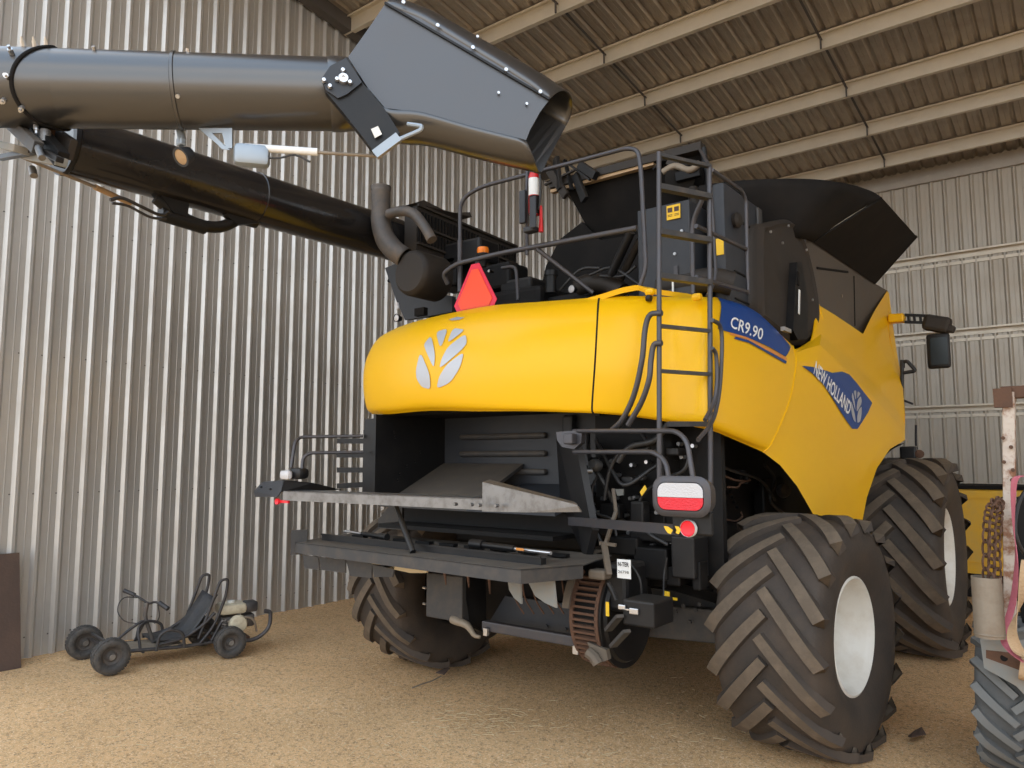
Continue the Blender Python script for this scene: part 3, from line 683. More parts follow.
# lower spreader deck -----------------------------------------------
P0, P1, P2 = A(294,543,z=1.20), A(521,571,z=1.20), A(583,566,z=1.20)
mb = MB(); back = [V3(P2.x+.02, 4.30, 1.23), V3(P0.x+.02, 4.30, 1.23)]
mb.prism([P0, P1, P2]+back, (0,0,.008))
def lipstrip(a, b, h0=-.075, h1=.01): mb.prism([a+V3(0,0,h0), a+V3(0,0,h1), b+V3(0,0,h1), b+V3(0,0,h0)], ((b-a).cross(V3(0,0,1)).normalized()*-.012))
lipstrip(P0, P1); lipstrip(P1, P2); dk = mb.build('spreader_deck', char, comb)
mb = MB(); mb.prism([P0+V3(-.02,-.01,-.09), P0+V3(-.02,-.01,.10), P0+V3(.04,.10,.10), P0+V3(.04,.10,-.09)], (.02,-.02,0)); mb.build('end_bracket', char, dk)
mb = MB(); mb.bar(P0+V3(.12,.20,.035), P1+V3(.02,.20,.035), .05, .045); mb.bar(P0+V3(.12,.17,.062), P1+V3(.02,.17,.062), .012, .012); mb.build('angle_bar', black, dk)
mb = MB()
for px, py in ((403,544),(427,550),(433,551),(466,554),(475,556),(505,561)):
    mb.bolts([A(px,py,y=P0.y+.155)], (0,-1,0), .009, .012)
mb.build('deck_bolts', bolt, dk, kind='stuff')
mb = MB()
for k in range(9): mb.box((P0.x+.35+k*.24, 4.05, 1.245), (.14,.05,.02))
mb.build('slotted_strip', machbl, dk, kind='stuff')
def actuator(a, b, r, name='actuator'):
    a, b = Vector(a), Vector(b); mb = MB(); m = a.lerp(b, .55); mb.tube([a, m], r, 12); mb.tube([a-(b-a)*.05, a+(b-a)*.12], r*1.5, 12); o = mb.build(name, black, dk, smooth=40)
    mb = MB(); mb.tube([m, b], r*.55, 10); mb.build('rod', bolt, o, smooth=40); return o
actuator(A(475,544,y=3.95), A(551,553,y=3.86), .022); actuator(A(385,537,y=4.0), A(345,531,y=4.1), .018)
mb = MB(); mb.prism([A(516,547.5,y=3.86),A(524,548.5,y=3.86),A(524,551,y=3.86),A(516,550,y=3.86)], (0,-.002,0)); mb.build('orange_label', orange, dk)
# vanes hanging below the deck
for pts, m in (([(303,555),(318,557),(319,570),(304,568)], char), ([(319,557),(345,560),(345,573),(321,570)], char), ([(346,560),(372,563),(371,578),(350,576)], char), ([(372,564),(395,566),(392,577),(374,577)], char), ([(507,576),(520,578),(521,604),(514,598),(509,590)], dgrey), ([(527,580),(553,577),(556,608),(545,603),(535,596)], dgrey)):
    y_ = 3.85
    mb = MB(); mb.prism([A(px,py,y=y_) for px,py in pts], (.006,.010,0)); mb.build('spreader_vane', m, dk)
for px, l in ((444,14),(467,17),(488,23),(498,9)):
    mb = MB(); mb.prism([A(px-1.5,571,y=3.8),A(px+1.5,571,y=3.8),A(px+1.5,571+l,y=3.8)], (0,.01,0)); mb.build('spring_tine', rust, dk)
mb = MB(); mb.prism([A(366,563,y=3.85),A(427,569,y=3.85),A(426,573,y=3.85),A(410,573,y=3.85)], (0,.02,0)); mb.build('straw_clump', straw, dk)
# lower residue system ----------------------------------------------
mb = MB(); mb.box((A(427,575,y=4.2)+A(463,620,y=4.2))/2, (A(463,600,y=4.2).x-A(427,600,y=4.2).x, .02, A(445,575,y=4.2).z-A(445,620,y=4.2).z), bev=.008); mb.build('flap_plate', char, comb)
mb = MB(); mb.bolts([A(426,588,y=4.2),A(426,604,y=4.2)], (-1,0,0), .01, .03); mb.build('flap_bolts', bolt, comb)
mb = MB(); a_ = A(463,575,y=4.22); mb.prism([A(463,576,y=4.2),A(483,578,y=4.45),A(484,634,y=4.45),A(470,628,y=4.25),A(463,620,y=4.2)], (.01,.02,0)); mb.build('side_flap', black, comb)
mb = MB(); mb.tube(curve([A(452,619,y=4.2),A(460,622,y=4.2),A(468,626,y=4.2),A(474,635,y=4.2),A(480,637,y=4.2)], 12), [.03,.035,.035,.03,.03,.028,.025,.02,.018,.016,.014,.012], 8); mb.build('rubber_lip', canm, comb, smooth=50)
mb = MB(); mb.bar(A(484,625,y=4.25), A(581,645,y=4.25)+V3(0,0,.02), .06, .07, bev=.01); mb.box(A(487,631,y=4.21), (.03,.03,.05)); xb_ = mb.build('cross_bar', railm, comb)
mb = MB(); mb.box(A(486,632,y=4.2), (.035,.02,.05)); mb.build('bar_clip', bolt, xb_)
mb = MB(); mb.box(A(576,650,y=4.2), (.04,.02,.05)); mb.build('bar_clip', bolt, xb_)
mb = MB(); mb.prism([A(505,596,y=4.5),A(580,606,y=4.5),A(580,640,y=4.5),A(488,624,y=4.5)], (0,.03,0)); mb.bolts([A(547,626,y=4.49),A(566,629,y=4.49)], (0,-1,0), .011, .012); mb.build('lower_panel', slate, comb)
mb = MB(); mb.prism([A(484,575,y=4.6),A(590,585,y=4.6),A(590,640,y=4.7),A(484,625,y=4.7)], (0,.05,0)); mb.build('dark_panel', blackf, comb)
for k in range(7):
    px = 512+k*10; mb = MB(); mb.tube(curve([A(px,580,y=4.3),A(px+3,598,y=4.3),A(px+12,614,y=4.3)], 8), .006, 6); mb.build('spreader_tine', rust, comb)
# rotary drum with rusty slotted guard
dc = A(628,613,y=4.45); rr_ = .345; xd = dc.x
ax = V3(1,0,0)
mb = MB(); mb.lathe([(-.02,0),(-.02,rr_*.98),(.0,rr_),(.0,rr_*.9),(.02,rr_*.86),(.02,0)], dc, ax, 56); dr = mb.build('drum_end', black, comb, smooth=30)
mb = MB()
mb.lathe([(-.22,rr_*.93),(-.04,rr_*.93)], dc, ax, 56); mb.build('drum', blackf, dr)
for k in range(22):
    t = R(150+k*7.2)       # arc facing the camera
    p = dc+V3(0, cos(t)*rr_, -sin(t)*rr_*-1 if False else sin(t)*rr_)
for k in range(20):
    t = R(135+k*6.6); d = V3(0, cos(t), sin(t)); p = dc+d*rr_*.97
    mb = MB(); mb.bar(p+V3(-.21,0,0), p+V3(-.04,0,0), .014, .03, upv=d); mb.build('guard_slat', rust, dr)
for xo in (-.22, -.035):
    mb = MB(); pts = [dc+V3(xo,0,0)+V3(0,cos(R(125+k*5)),sin(R(125+k*5)))*rr_*1.0 for k in range(34)]
    mb.grid([[p+V3(-.012,0,0) for p in pts],[p+V3(.012,0,0) for p in pts]]); mb.build('guard_ring', rust, dr, thick=.02)
mb = MB(); pts = [dc+V3(-.24,0,0)+V3(0,cos(R(75+k*6)),sin(R(75+k*6)))*(rr_+.045) for k in range(17)]
mb.grid([[p+V3(-.02,0,0) for p in pts],[p+V3(.03,0,0) for p in pts]]); mb.build('arched_strap', lever, dr, thick=.015)
mb = MB(); mb.bar(A(613,489,y=4.35), A(616,512,y=4.3), .02, .02); mb.bar(A(616,512,y=4.3), A(606,543,y=4.15), .022, .02); mb.bar(A(604,543,y=4.15), A(609,575,y=4.1), .035, .025); mb.bar(A(600,543,y=4.15),A(616,545,y=4.15),.02,.02); mb.build('lift_lever', lever, comb)
mb = MB(); mb.box(A(600,574,y=4.12), (.12,.10,.06), bev=.015); mb.build('strap_block', lever, comb)
bx = (A(622,600,y=4.05)+A(656,628,y=4.05))/2
mb = MB(); mb.box(bx+V3(0,.12,0), (.21,.26,.15), bev=.012); bb = mb.build('guard_box', black, comb)
mb = MB(); mb.box(bx+V3(-.10,-.02,.03), (.05,.02,.03), bev=.006); mb.box(bx+V3(-.02,-.02,.015), (.06,.018,.035), bev=.005); mb.bar(bx+V3(-.08,-.02,.02), bx+V3(-.03,-.02,.02), .008,.008); mb.build('latch', bolt, bb)
q = bx+V3(-.02,-.012,.20)
mb = MB(); mb.box(A(624,569,y=4.14), (.095,.006,.115), bev=.002); sk = mb.build('machine_label', white, comb)
c0 = A(618,566,y=4.13); place_text('N-TER', c0, c0+V3(.075,0,0), .026, black, 'label_lettering', sk, upd=(0,0,1), bold=.02)
c0 = A(618,573,y=4.13); place_text('26798', c0, c0+V3(.075,0,0), .018, dgrey, 'label_lettering', sk, upd=(0,0,1), bold=.02)
mb = MB(); mb.box(A(627,585,y=4.35), (.16,.30,.30), bev=.03); mb.build('drive_cover', black, comb)
mb = MB(); mb.tube(curve([A(616,600,y=4.1),A(612,590,y=4.1),A(608,583,y=4.1)], 6), .014, 8); mb.build('strut', black, comb)
mb = MB(); mb.bar(A(608,630,y=4.08), A(620,616,y=4.0), .05, .02); mb.bar(A(613,646,y=4.05), A(627,631,y=3.98), .05, .02); mb.build('chain_guard', char, dr)
mb = MB(); mb.box(A(607.5,609,y=4.08), (.022,.006,.085)); mb.build('warning_sticker', sticky, comb)
mb = MB(); mb.box(A(666.5,597,y=4.4), (.04,.006,.07), Euler((0,.08,0))); mb.box(A(675,599,y=4.4), (.03,.006,.015)); mb.build('warning_sticker', sticky, comb, kind='stuff')
mb = MB(); mb.tube(curve([A(588,652,y=4.1),A(594,657,y=4.1),A(598,664,y=4.1)],6), .035, 8); mb.prism([A(587,642,y=4.12),A(606,650,y=4.12),A(608,660,y=4.12),A(596,664,y=4.12)], (0,.04,0)); mb.build('rubber_flap', lever, comb, smooth=40)
# rear axle
mb = MB(); mb.prism([V3(-4.75,5.05,.62),V3(-3.3,5.05,.55),V3(-2.0,5.05,.62),V3(-2.0,5.05,.84),V3(-2.5,5.05,.92),V3(-4.2,5.05,.92),V3(-4.75,5.05,.84)], (0,.35,0)); axl = mb.build('rear_axle', char, comb)
mb = MB(); mb.bar((-2.9,4.85,.72), (-2.1,4.95,.74), .09, .22, bev=.01); mb.bolts([A(px,py,y=4.83) for px,py in ((684,606),(696,610),(676,612),(690,622),(700,604))], (0,-1,0), .015, .015); mb.build('axle_plate', char, axl)
mb = MB(); mb.cyl((-2.15,5.22,.735), (-1.9,5.25,.735), .2); mb.build('hub_and_shade_disc', machbl, axl, smooth=40)
mb = MB(); mb.lathe([(0,0),(0,.33),(.10,.33),(.14,.2),(.30,.18),(.30,0)], (-4.86,5.25,.735), (1,0,0), 32); mb.build('hub_and_shade_disc', machbl, axl, smooth=40)  # wide black disc puts shade over the left wheel's inner rim
mb = MB(); mb.lathe([(0,0),(0,.40),(.10,.40),(.2,.25),(.5,.22),(.5,0)], (-4.86,8.45,.92), (1,0,0), 32); mb.build('hub_and_shade_disc', machbl, core, smooth=40)  # broad black disc again stands for shade inside the left front rim
mb = MB(); mb.cyl((-4.4,8.45,.92), (-2.0,8.45,.92), .2); mb.build('front_axle', machbl, comb, smooth=40)
# ------------------------------------------------------------------ ladder at the right rear corner
SL, SR = V3(-2.025,3.97,0), V3(-1.865,4.32,0)
def zl(py): return A(659,py,y=3.97).z
def zrr(py): return A(712,py,y=4.32).z
ld = MB(); 
p = [V3(SL.x,SL.y,1.62), V3(SL.x,SL.y,zl(156)), V3(SR.x,SR.y,zl(156)+.0)]
LT = V3(.042,.0,0); RT_ = V3(.050,.0,0)
ld.tube([V3(SL.x,SL.y,1.62), V3(SL.x,SL.y,zl(152))+LT], .0155, 10); lad = ld.build('ladder', railm, comb, smooth=40)
mb = MB(); mb.tube(fillet([A(700,516,y=4.2), A(710,513,y=4.30), V3(SR.x,SR.y,zrr(500)), V3(SR.x,SR.y,zrr(164))+RT_], .05), .0155, 10); mb.build('ladder_stile', railm, lad, smooth=40)
for py in (155, 187, 232, 276, 326, 371):
    z = zl(py); w_ = .045 if py in (187, 232, 276) else .028
    mb = MB(); k_ = (z-1.62)/(zl(152)-1.62); mb.bar(V3(SL.x,SL.y,z)+LT*k_, V3(SR.x,SR.y,z)+RT_*k_, .05 if w_ > .03 else .03, w_*.75); mb.build('ladder_rung', canm if w_ > .03 and False else char, lad)
mb = MB(); mb.bar(A(668,424,y=3.99), A(711,424,y=4.30), .02, .03); mb.build('ladder_rung', char, lad)
# lower swing-down hand rails by the ladder
for pts in ([(662,313,3.95),(650,315,3.95),(645,330,3.95),(642,360,3.95),(634,395,3.97),(622,420,4.0),(612,430,4.05)],
            [(662,343,3.95),(654,345,3.95),(651,360,3.95),(649,380,3.95),(641,403,3.97),(628,425,4.0)]):
    mb = MB(); mb.tube(curve([A(a,b,y=c) for a,b,c in pts], 26), .017, 10); mb.build('hand_grip', railm, lad, smooth=50)
for pts in ([(712,320),(720,326),(722,345),(720,385),(716,410),(710,425),(698,440)], [(712,348),(716,355),(717,380),(714,402),(705,420)]):
    mb = MB(); mb.tube(curve([A(a,b,x=-1.80) for a,b in pts], 26), .013, 10); mb.build('hand_grip', railm, lad, smooth=50)
# platform cage along the right side
for pts in ([(712,170),(742,191),(746,200),(748,294)], [(696,226),(720,237),(746,249)], [(696,277),(720,284),(748,292)]):
    mb = MB(); mb.tube(fillet([A(a,b,x=-1.875) for a,b in pts], .06), .014, 10); mb.build('cage_rail', railm, comb, smooth=50)
mb = MB(); mb.tube(fillet([A(704,196,y=4.55),A(692,222,y=4.6),A(693,294,y=4.6)], .08), .016, 10); mb.build('cage_post', railm, comb, smooth=50)
mb = MB(); mb.tube(fillet([A(700,150,y=5.2),A(709,165,y=4.9),A(713,215,y=4.8),A(716,280,y=4.7),A(707,296,y=4.6)], .1), .011, 10); mb.build('cage_post', railm, comb, smooth=50)
# engine deck hand rail
y_ = 4.52
mb = MB(); mb.tube(fillet([A(460,292,y=y_),A(460,200,y=y_),A(480,187,y=y_),A(627,148,y=y_),A(638,150,y=y_),A(641,170,y=y_),A(646,268,y=y_),A(640,286,y=y_)], .13, 7), .0165, 10); hr = mb.build('deck_hand_rail', railm, comb, smooth=50)
mb = MB(); mb.tube(fillet([A(448,284,y=4.5),A(443,274,y=4.45),A(456,264,y=4.45),A(502,253,y=4.5),A(637,228,y=4.5)], .12, 7), .021, 10); mb.build('mid_rail', railm, hr, smooth=50)
mb = MB(); mb.tube([A(537,249,y=4.5),A(593,293,y=4.7)], .017, 10); mb.build('rail_brace', railm, hr, smooth=50)
mb = MB(); mb.tube([A(527,170,y=4.5),A(527,255,y=4.5)], .013, 10); mb.build('rail_post', railm, hr, smooth=50)
mb = MB(); mb.tube(fillet([A(502,268,y=4.9),A(516,266,y=4.9),A(518,300,y=4.9)], .06), .016, 10); mb.tube([A(460,292,y=4.52),A(460,240,y=4.52)], .022, 10); mb.build('rail_post', railm, hr, smooth=50)
# slow vehicle triangle
def tri_pts(s, dy):
    c = A(475,291,y=4.27); L = .155*s
    pts = []
    for k in range(3):
        a = R(90+120*k)
        for da in (-10, 10): 
            a2 = a+R(da); pts.append(c+V3(cos(a2)*L*1.15, dy, sin(a2)*L*1.15-.012))
    return pts
mb = MB(); mb.prism(tri_pts(1.28, 0), (0,.006,0)); tr = mb.build('warning_triangle', triR, comb)
mb = MB(); mb.prism(tri_pts(1.03, -.004), (0,.003,0)); mb.build('triangle_centre', triO, tr)
mb = MB(); mb.bar(A(475,300,y=4.29), A(477,262,y=4.4), .03, .01); mb.build('triangle_bracket', black, tr)
q = A(483,255,y=4.6)
mb = MB(); mb.lathe([(-.10,.03),(-.02,.035),(0,.05),(.01,.05),(.01,0)], q, (0,0,1), 20); be = mb.build('beacon_base', black, comb, smooth=40)
mb = MB(); mb.lathe([(.01,.046),(.035,.05),(.06,.045),(.066,.03),(.066,0)], q, (0,0,1), 20); mb.build('beacon_lens', amber, be, smooth=40)
def worklamp(px, py, y, r=.035):
    c = A(px,py,y=y); mb = MB(); mb.lathe([(-.05,0),(-.05,r*.7),(0,r*1.15),(.006,r*1.15),(.006,r)], c, (0,-1,0), 20); o = mb.build('work_lamp', black, comb, smooth=40)
    mb = MB(); mb.lathe([(0,r),(.008,r*.6),(.01,0)], c, (0,-1,0), 20); mb.build('lamp_lens', lensw, o, smooth=40)
worklamp(396.5,318,4.5,.032); worklamp(571.5,289,4.75,.030); worklamp(489,271,4.6,.014)
mb = MB(); mb.tube([A(398,309,y=4.5),A(397,303,y=4.5)], .015, 8); mb.build('lamp_cable_cap', lensw, comb)
# service lid on the hood
mb = MB(); a = [A(582,300,y=4.35),A(600,295,y=4.35),A(622,288,y=4.4),A(638,285,y=4.45),A(646,288,y=4.5),A(690,294,y=4.75),A(718,303,y=4.95)]
b = [p+V3(-.02,.25,.03) for p in a]; ra, rb2 = lin(a, 24), lin(b, 24); mb.grid([[p+V3(0,0,-.035) for p in ra],[p+V3(0,-.01,0) for p in ra], rb2]); mb.build('service_lid', yellow, comb, thick=.004)
mb = MB()
for px, py in ((650,292),(697,297)):
    mb.box(A(px,py,y=4.45), (.07,.05,.05), bev=.02)
mb.build('lid_hinge', yellow, comb, kind='stuff'); mb = MB(); mb.cyl(A(647,298,y=4.40), A(651,298.5,y=4.40), .022); mb.build('lid_knob', black, comb); mb = MB(); mb.cyl(A(698,303,y=4.6), A(703,304,y=4.6), .022); mb.build('lid_knob', black, comb)
# deck closing top behind the hood
mb = MB(); mb.prism([V3(-4.9,4.45,2.86),V3(-2.1,4.55,2.86),V3(-2.05,5.6,2.86),V3(-4.9,5.6,2.86)], (0,0,.03)); mb.build('engine_deck', black, comb)
# ------------------------------------------------------------------ engine bay, exhaust, grain tank
mb = MB(); mb.box((-4.35,5.85,3.1), (1.35,1.5,.5), bev=.05); mb.box((-3.9,5.6,3.05), (1.5,.8,.4), bev=.04); eng = mb.build('engine', machbl, comb)
dcn = A(409,272,y=4.42)
mb = MB(); mb.lathe([(0,0),(0,.165),(-.02,.19),(-.05,.20),(-.34,.20),(-.34,0)], dcn, (0,-1,0), 40); mb.build('muffler_drum', brownblk, comb, smooth=35)
mb = MB(); pp = curve([A(381,187,y=4.40),A(381,205,y=4.42),A(381,222,y=4.42),A(385,238,y=4.42),A(394,250,y=4.44),A(405,258,y=4.48)], 24)
mb.tube(pp, [.084]*8+[.088]*6+[.092]*10, 20, cap=False); ex = mb.build('exhaust_pipe', exhm, comb, smooth=50, thick=.006)
mb = MB(); mb.lathe([(-.02,.089),(.01,.091),(.012,.083)], A(381,188,y=4.42), (0,0,1), 24); mb.build('pipe_collar', exhm, ex, smooth=40)
mb = MB(); mb.tube(curve([A(389,214,y=4.4),A(402,211,y=4.4),A(414,214,y=4.4),A(424,226,y=4.4),A(432,240,y=4.4)], 16), .045, 12); mb.build('turbo_duct', exhm, comb, smooth=50)
mb = MB(); mb.tube(curve([A(405,240,y=5.1),A(410,250,y=5.05),A(416,258,y=5.05),A(430,254,y=5.1)], 12), .008, 8); mb.build('wire', rust, comb)
# louvred box running forward
X1 = -4.85
t0, t1 = A(417,205,x=X1), A(516,247,x=X1)
mb = MB(); mb.prism([t0, t1, t1+V3(0,0,-.55), t0+V3(0,0,-.55)], (-.16,0,0)); lb_ = mb.build('cooler_box', brownblk, comb)
for k in range(40):
    t = (k+.5)/40; p = t0.lerp(t1, t)
    for z0_, z1_ in ((-.06,-.17),(-.23,-.34)):
        if k % 2 == 0 or True:
            pass
for z0_, z1_, nm in ((-.05,-.17,0),(-.22,-.34,1)):
    mb = MB()
    for k in range(34):
        p = t0.lerp(t1, (k+.5)/34); mb.box(p+V3(.008,0,(z0_+z1_)/2), (.016,.02,z1_-z0_))
    mb.build('louvre_band', machbl, lb_, kind='stuff')
mb = MB()
for z in (0.0, -.195, -.36): mb.bar(t0+V3(.012,0,z), t1+V3(.012,0,z), .03, .022)
mb.build('box_ridge', brownblk, lb_, kind='stuff')
mb = MB(); mb.prism([A(414,203,x=X1),A(424,200,x=X1),A(450,213,x=X1),A(470,212,x=X1+.1),A(472,217,x=X1+.1),A(452,220,x=X1)], (-.2,0,0)); mb.build('box_lid', brownblk, lb_)
mb = MB(); mb.prism([A(385,268,y=4.95),A(400,262,y=4.95),A(412,290,y=4.95),A(452,296,y=4.95),A(452,312,y=4.95),A(405,320,y=4.95),A(396,300,y=4.95)], (0,.05,0)); mb.build('support_plate', slate, comb)
mb = MB(); mb.box(A(421,312,y=4.75), (.12,.05,.07)); mb.bolts([A(409,299,y=5.0),A(390,281,y=5.2),A(394,283,y=5.2)], (0,-1,0), .02,.02); mb.build('plate_catch', blackf, comb, kind='stuff')
for k, (px, py, w, h) in enumerate(((470,255,.5,.22),(500,280,.45,.24),(525,290,.35,.16),(455,275,.3,.3),(446,240,.2,.14),(440,262,.24,.3))):
    mb = MB(); mb.box(A(px,py,y=5.3), (w,.3,h), bev=.03); mb.build('engine_cover', machbl if k % 2 else black, eng)
mb = MB(); mb.cyl(A(551,293,y=4.95), A(551,272,y=4.95), .045, 20); mb.cyl(A(551,276,y=4.95), A(551,271,y=4.95), .055, 20); mb.build('filter_canister', black, comb, smooth=40)
mb = MB(); mb.tube(curve([A(578,287,y=5.1),A(590,283,y=5.1),A(608,284,y=5.1),A(622,292,y=5.1)], 12), .075, 16); mb.build('air_duct', brownblk, comb, smooth=50)
mb = MB(); mb.tube(curve([A(660,288,y=4.95),A(690,282,y=4.95),A(715,280,y=4.95)]+[A(733,284,y=5.0)], 16), .085, 18); mb.build('air_duct', brownblk, comb, smooth=50)
mb = MB(); mb.tube([A(631,232,y=4.9), A(611,275,y=5.0)], .035, 12); mb.build('prop_strut', black, comb, smooth=40)
mb = MB(); mb.tube([A(640,240,y=5.0), A(620,280,y=5.1)], .03, 12); mb.build('prop_strut', brownblk, comb, smooth=40)
for pts in ([(600,276),(622,276),(636,266)], [(590,275),(612,268),(640,285)], [(560,290),(580,270),(600,268)]):
    mb = MB(); mb.tube(curve([A(a,b,y=5.0) for a,b in pts], 12), .012, 8); mb.build('hydraulic_hose', hose, comb, smooth=50)
# slate service cabinet
c0, c1 = A(637,212,y=4.88), A(689,199,y=4.88); xR = c1.x; zt_ = c1.z
yd_ = A(724,250,x=xR).y; mb = MB(); mb.box(((c0.x+xR)/2, (4.88+yd_)/2, (zt_+2.9)/2), (xR-c0.x, yd_-4.88, zt_-2.9), bev=.01); cab = mb.build('service_cabinet', slate, comb)
mb = MB(); q = A(673.5,212,y=4.872); mb.box(q, (.105,.006,.105)); st = mb.build('warning_sticker', sticky, cab)
mb = MB()
for dx in (-.026, .026):
    mb.box(q+V3(dx,-.004,.018), (.036,.003,.034)); mb.box(q+V3(dx,-.004,-.018), (.036,.003,.003)); mb.box(q+V3(dx,-.004,-.028), (.036,.003,.003))
mb.build('sticker_print', rustdk, st, kind='stuff')
mb = MB(); mb.box(A(676,272,y=4.872), (.03,.01,.09)); mb.build('door_catch', railm, cab); mb = MB(); mb.box(A(673,288,y=4.86), (.012,.01,.11)); mb.build('cable_tie', white, cab)
mb = MB(); mb.bolts([A(682,231,y=4.88),A(675,254,y=4.88)], (0,-1,0), .012,.01); mb.build('cabinet_bolt', bolt, cab, kind='stuff')
xs_ = xR+.012
mb = MB(); 
for q in (A(714,195,x=xs_),A(722,200,x=xs_),A(709,198,x=xs_)): mb.box(q, (.03,.04,.03), bev=.008)
mb.build('hinge', bolt, cab, kind='stuff')
mb = MB(); q = A(721,261,x=xs_); mb.bar(q+V3(0,-.06,0), q+V3(0,.05,0), .02,.02); mb.cyl(q+V3(0,0,-.03), q+V3(0,0,.03), .02); mb.build('latch', bolt, cab)
# vented door beside it
xv = -2.0
d0, d1 = A(725,200,x=xv), A(757,196,x=xv)
def yz(px, py): return A(px,py,x=xv)
y0_, y1_ = yz(726,250).y, yz(761,250).y; zt2 = yz(745,196).z
mb = MB(); mb.box((xv-.05, (y0_+y1_)/2, (zt2+2.85)/2), (.10, y1_-y0_, zt2-2.85), bev=.03); vd = mb.build('vented_door', slate, comb, smooth=40)
for k in range(4):
    z = 3.0+k*.2; mb = MB(); mb.box((xv+.004, (y0_+y1_)/2, z), (.012, (y1_-y0_)*.62, .012)); mb.build('door_rib', machbl, vd)
mb = MB(); mb.box((xv+.01, y1_-.05, (zt2+2.85)/2), (.03, .09, zt2-2.85-.06), bev=.02); mb.build('door_frame', char, vd)
mb = MB(); fy_ = y0_-.004; mb.box((xv-.05, fy_, A(718,247,y=fy_).z), (.07,.006,.12)); mb.build('warning_sticker', sticky, vd)
mb = MB(); mb.lathe([(0,0),(.0,.05),(.03,.06),(.05,.04),(.05,0)], yz(734,221), (1,0,0), 16); mb.build('cap', brownblk, vd, smooth=40)
# rotary screen housing (dusty rounded dome)
prof = [A(px,py,x=-1.90) for px,py in ((762,318),(761,232),(768,223),(780,219.5),(790,219),(797,223),(804,236),(811,256),(817,283),(821,310),(820,326),(815,336),(806,344),(797,344),(785,336))]
pr = [p for p in curve(prof, 60)]
mb = MB(); mb.prism([p+V3(-.03,0,0) for p in pr], (-.12,0,0))
cpt = sum(pr, V3(0,0,0))/len(pr)
mb.grid([[p+V3(-.03,0,0) for p in pr]+[pr[0]+V3(-.03,0,0)], [cpt+(p-cpt)*.93 for p in pr]+[cpt+(pr[0]-cpt)*.93], [cpt+(p-cpt)*.88+V3(-.02,0,0) for p in pr]+[cpt+(pr[0]-cpt)*.88+V3(-.02,0,0)]]); mb._add([cpt+(p-cpt)*.88+V3(-.02,0,0) for p in pr], [list(range(len(pr)))])
scr = mb.build('screen_housing', brownblk, comb, smooth=35)
mb = MB(); mb.prism([A(797,262,x=-1.86),A(802,262,x=-1.86),A(808,300,x=-1.86),A(808,338,x=-1.86),A(798,340,x=-1.86),A(793,330,x=-1.86)], (-.06,0,0)); col_ = mb.build('screen_column', machbl, scr)
mb = MB(); a = A(799.5,290,x=-1.84); b = A(799,314,x=-1.84); mb.bar(a, b, .006, .03, upv=(0,1,0)); mb.build('white_strip', white, scr); 
mb = MB(); mb.bar(A(798,272,x=-1.84), A(798,285,x=-1.84), .01, .04, upv=(0,1,0)); mb.build('slot', blackf, scr)
mb = MB(); mb.box(A(786,330,x=-1.85), (.03,.16,.03)); mb.build('screen_bracket', bolt, scr)
mb = MB(); mb.bolts([A(px,py,x=-1.88) for px,py in ((788,226),(782,243),(770,232),(812,300),(806,250))], (1,0,0), .01,.012); mb.build('housing_screw', bolt, scr, kind='stuff')
# grey tank side
mb = MB(); mb.prism([A(px,py,x=-1.97) for px,py in ((806,234),(813,240),(874,283),(888,291),(874,312),(863,335),(845,323),(817,305),(817,330),(806,330))], (-.04,0,0)); ts = mb.build('tank_side', tankg, comb)
mb = MB(); mb.bar(A(854,276,x=-1.965), A(855,326,x=-1.965), .006,.008); mb.bar(A(817,268,x=-1.965), A(848,272,x=-1.965), .01,.02); mb.build('side_joint', blackf, ts, kind='stuff'); mb = MB(); mb.bolts([A(842,296,x=-1.965)], (1,0,0), .02,.004); mb.build('rubber_plug', canm, ts)
mb = MB(); mb.box((-3.45,7.75,3.3), (2.85,2.6,.95), bev=.02); mb.build('grain_tank', black, comb)
# black side cover folded out
h0, h1, o0, o1 = A(812,241,x=-1.97), A(874,283,x=-1.97), A(881,197,x=-1.45), A(916,236,x=-1.45)
mb = MB(); mb.grid([lin([h0, h1], 10), lin([o0, o1], 10)]); mb.build('tank_cover', blackf, comb, thick=.02)
mb = MB(); n0 = (h1+V3(.03,0,-.0)); mb.bar(o1, h1, .03, .03); mb.build('cover_edge', black, comb)
# curved rear corner extension
bt = [A(690,236,y=6.1),A(730,235,y=6.15),A(770,236,y=6.25),A(800,238,y=6.4)]+[h0]
tp = [A(700,186,y=5.9),A(724,182.5,y=5.9),A(748,180,y=5.95),A(798,179,y=6.2),A(841,182.5,y=6.5),A(866,189,x=-1.52)]+[o0]
b_, t_ = curve(bt, 40), curve(tp, 40)
mb = MB(); rows = [[p.lerp(q, k/6)+V3(0,-.06*sin(pi*k/6),0) for p, q in zip(b_, t_)] for k in range(7)]; mb.grid(rows); mb.build('corner_extension', blackf, comb, smooth=50, thick=.015)
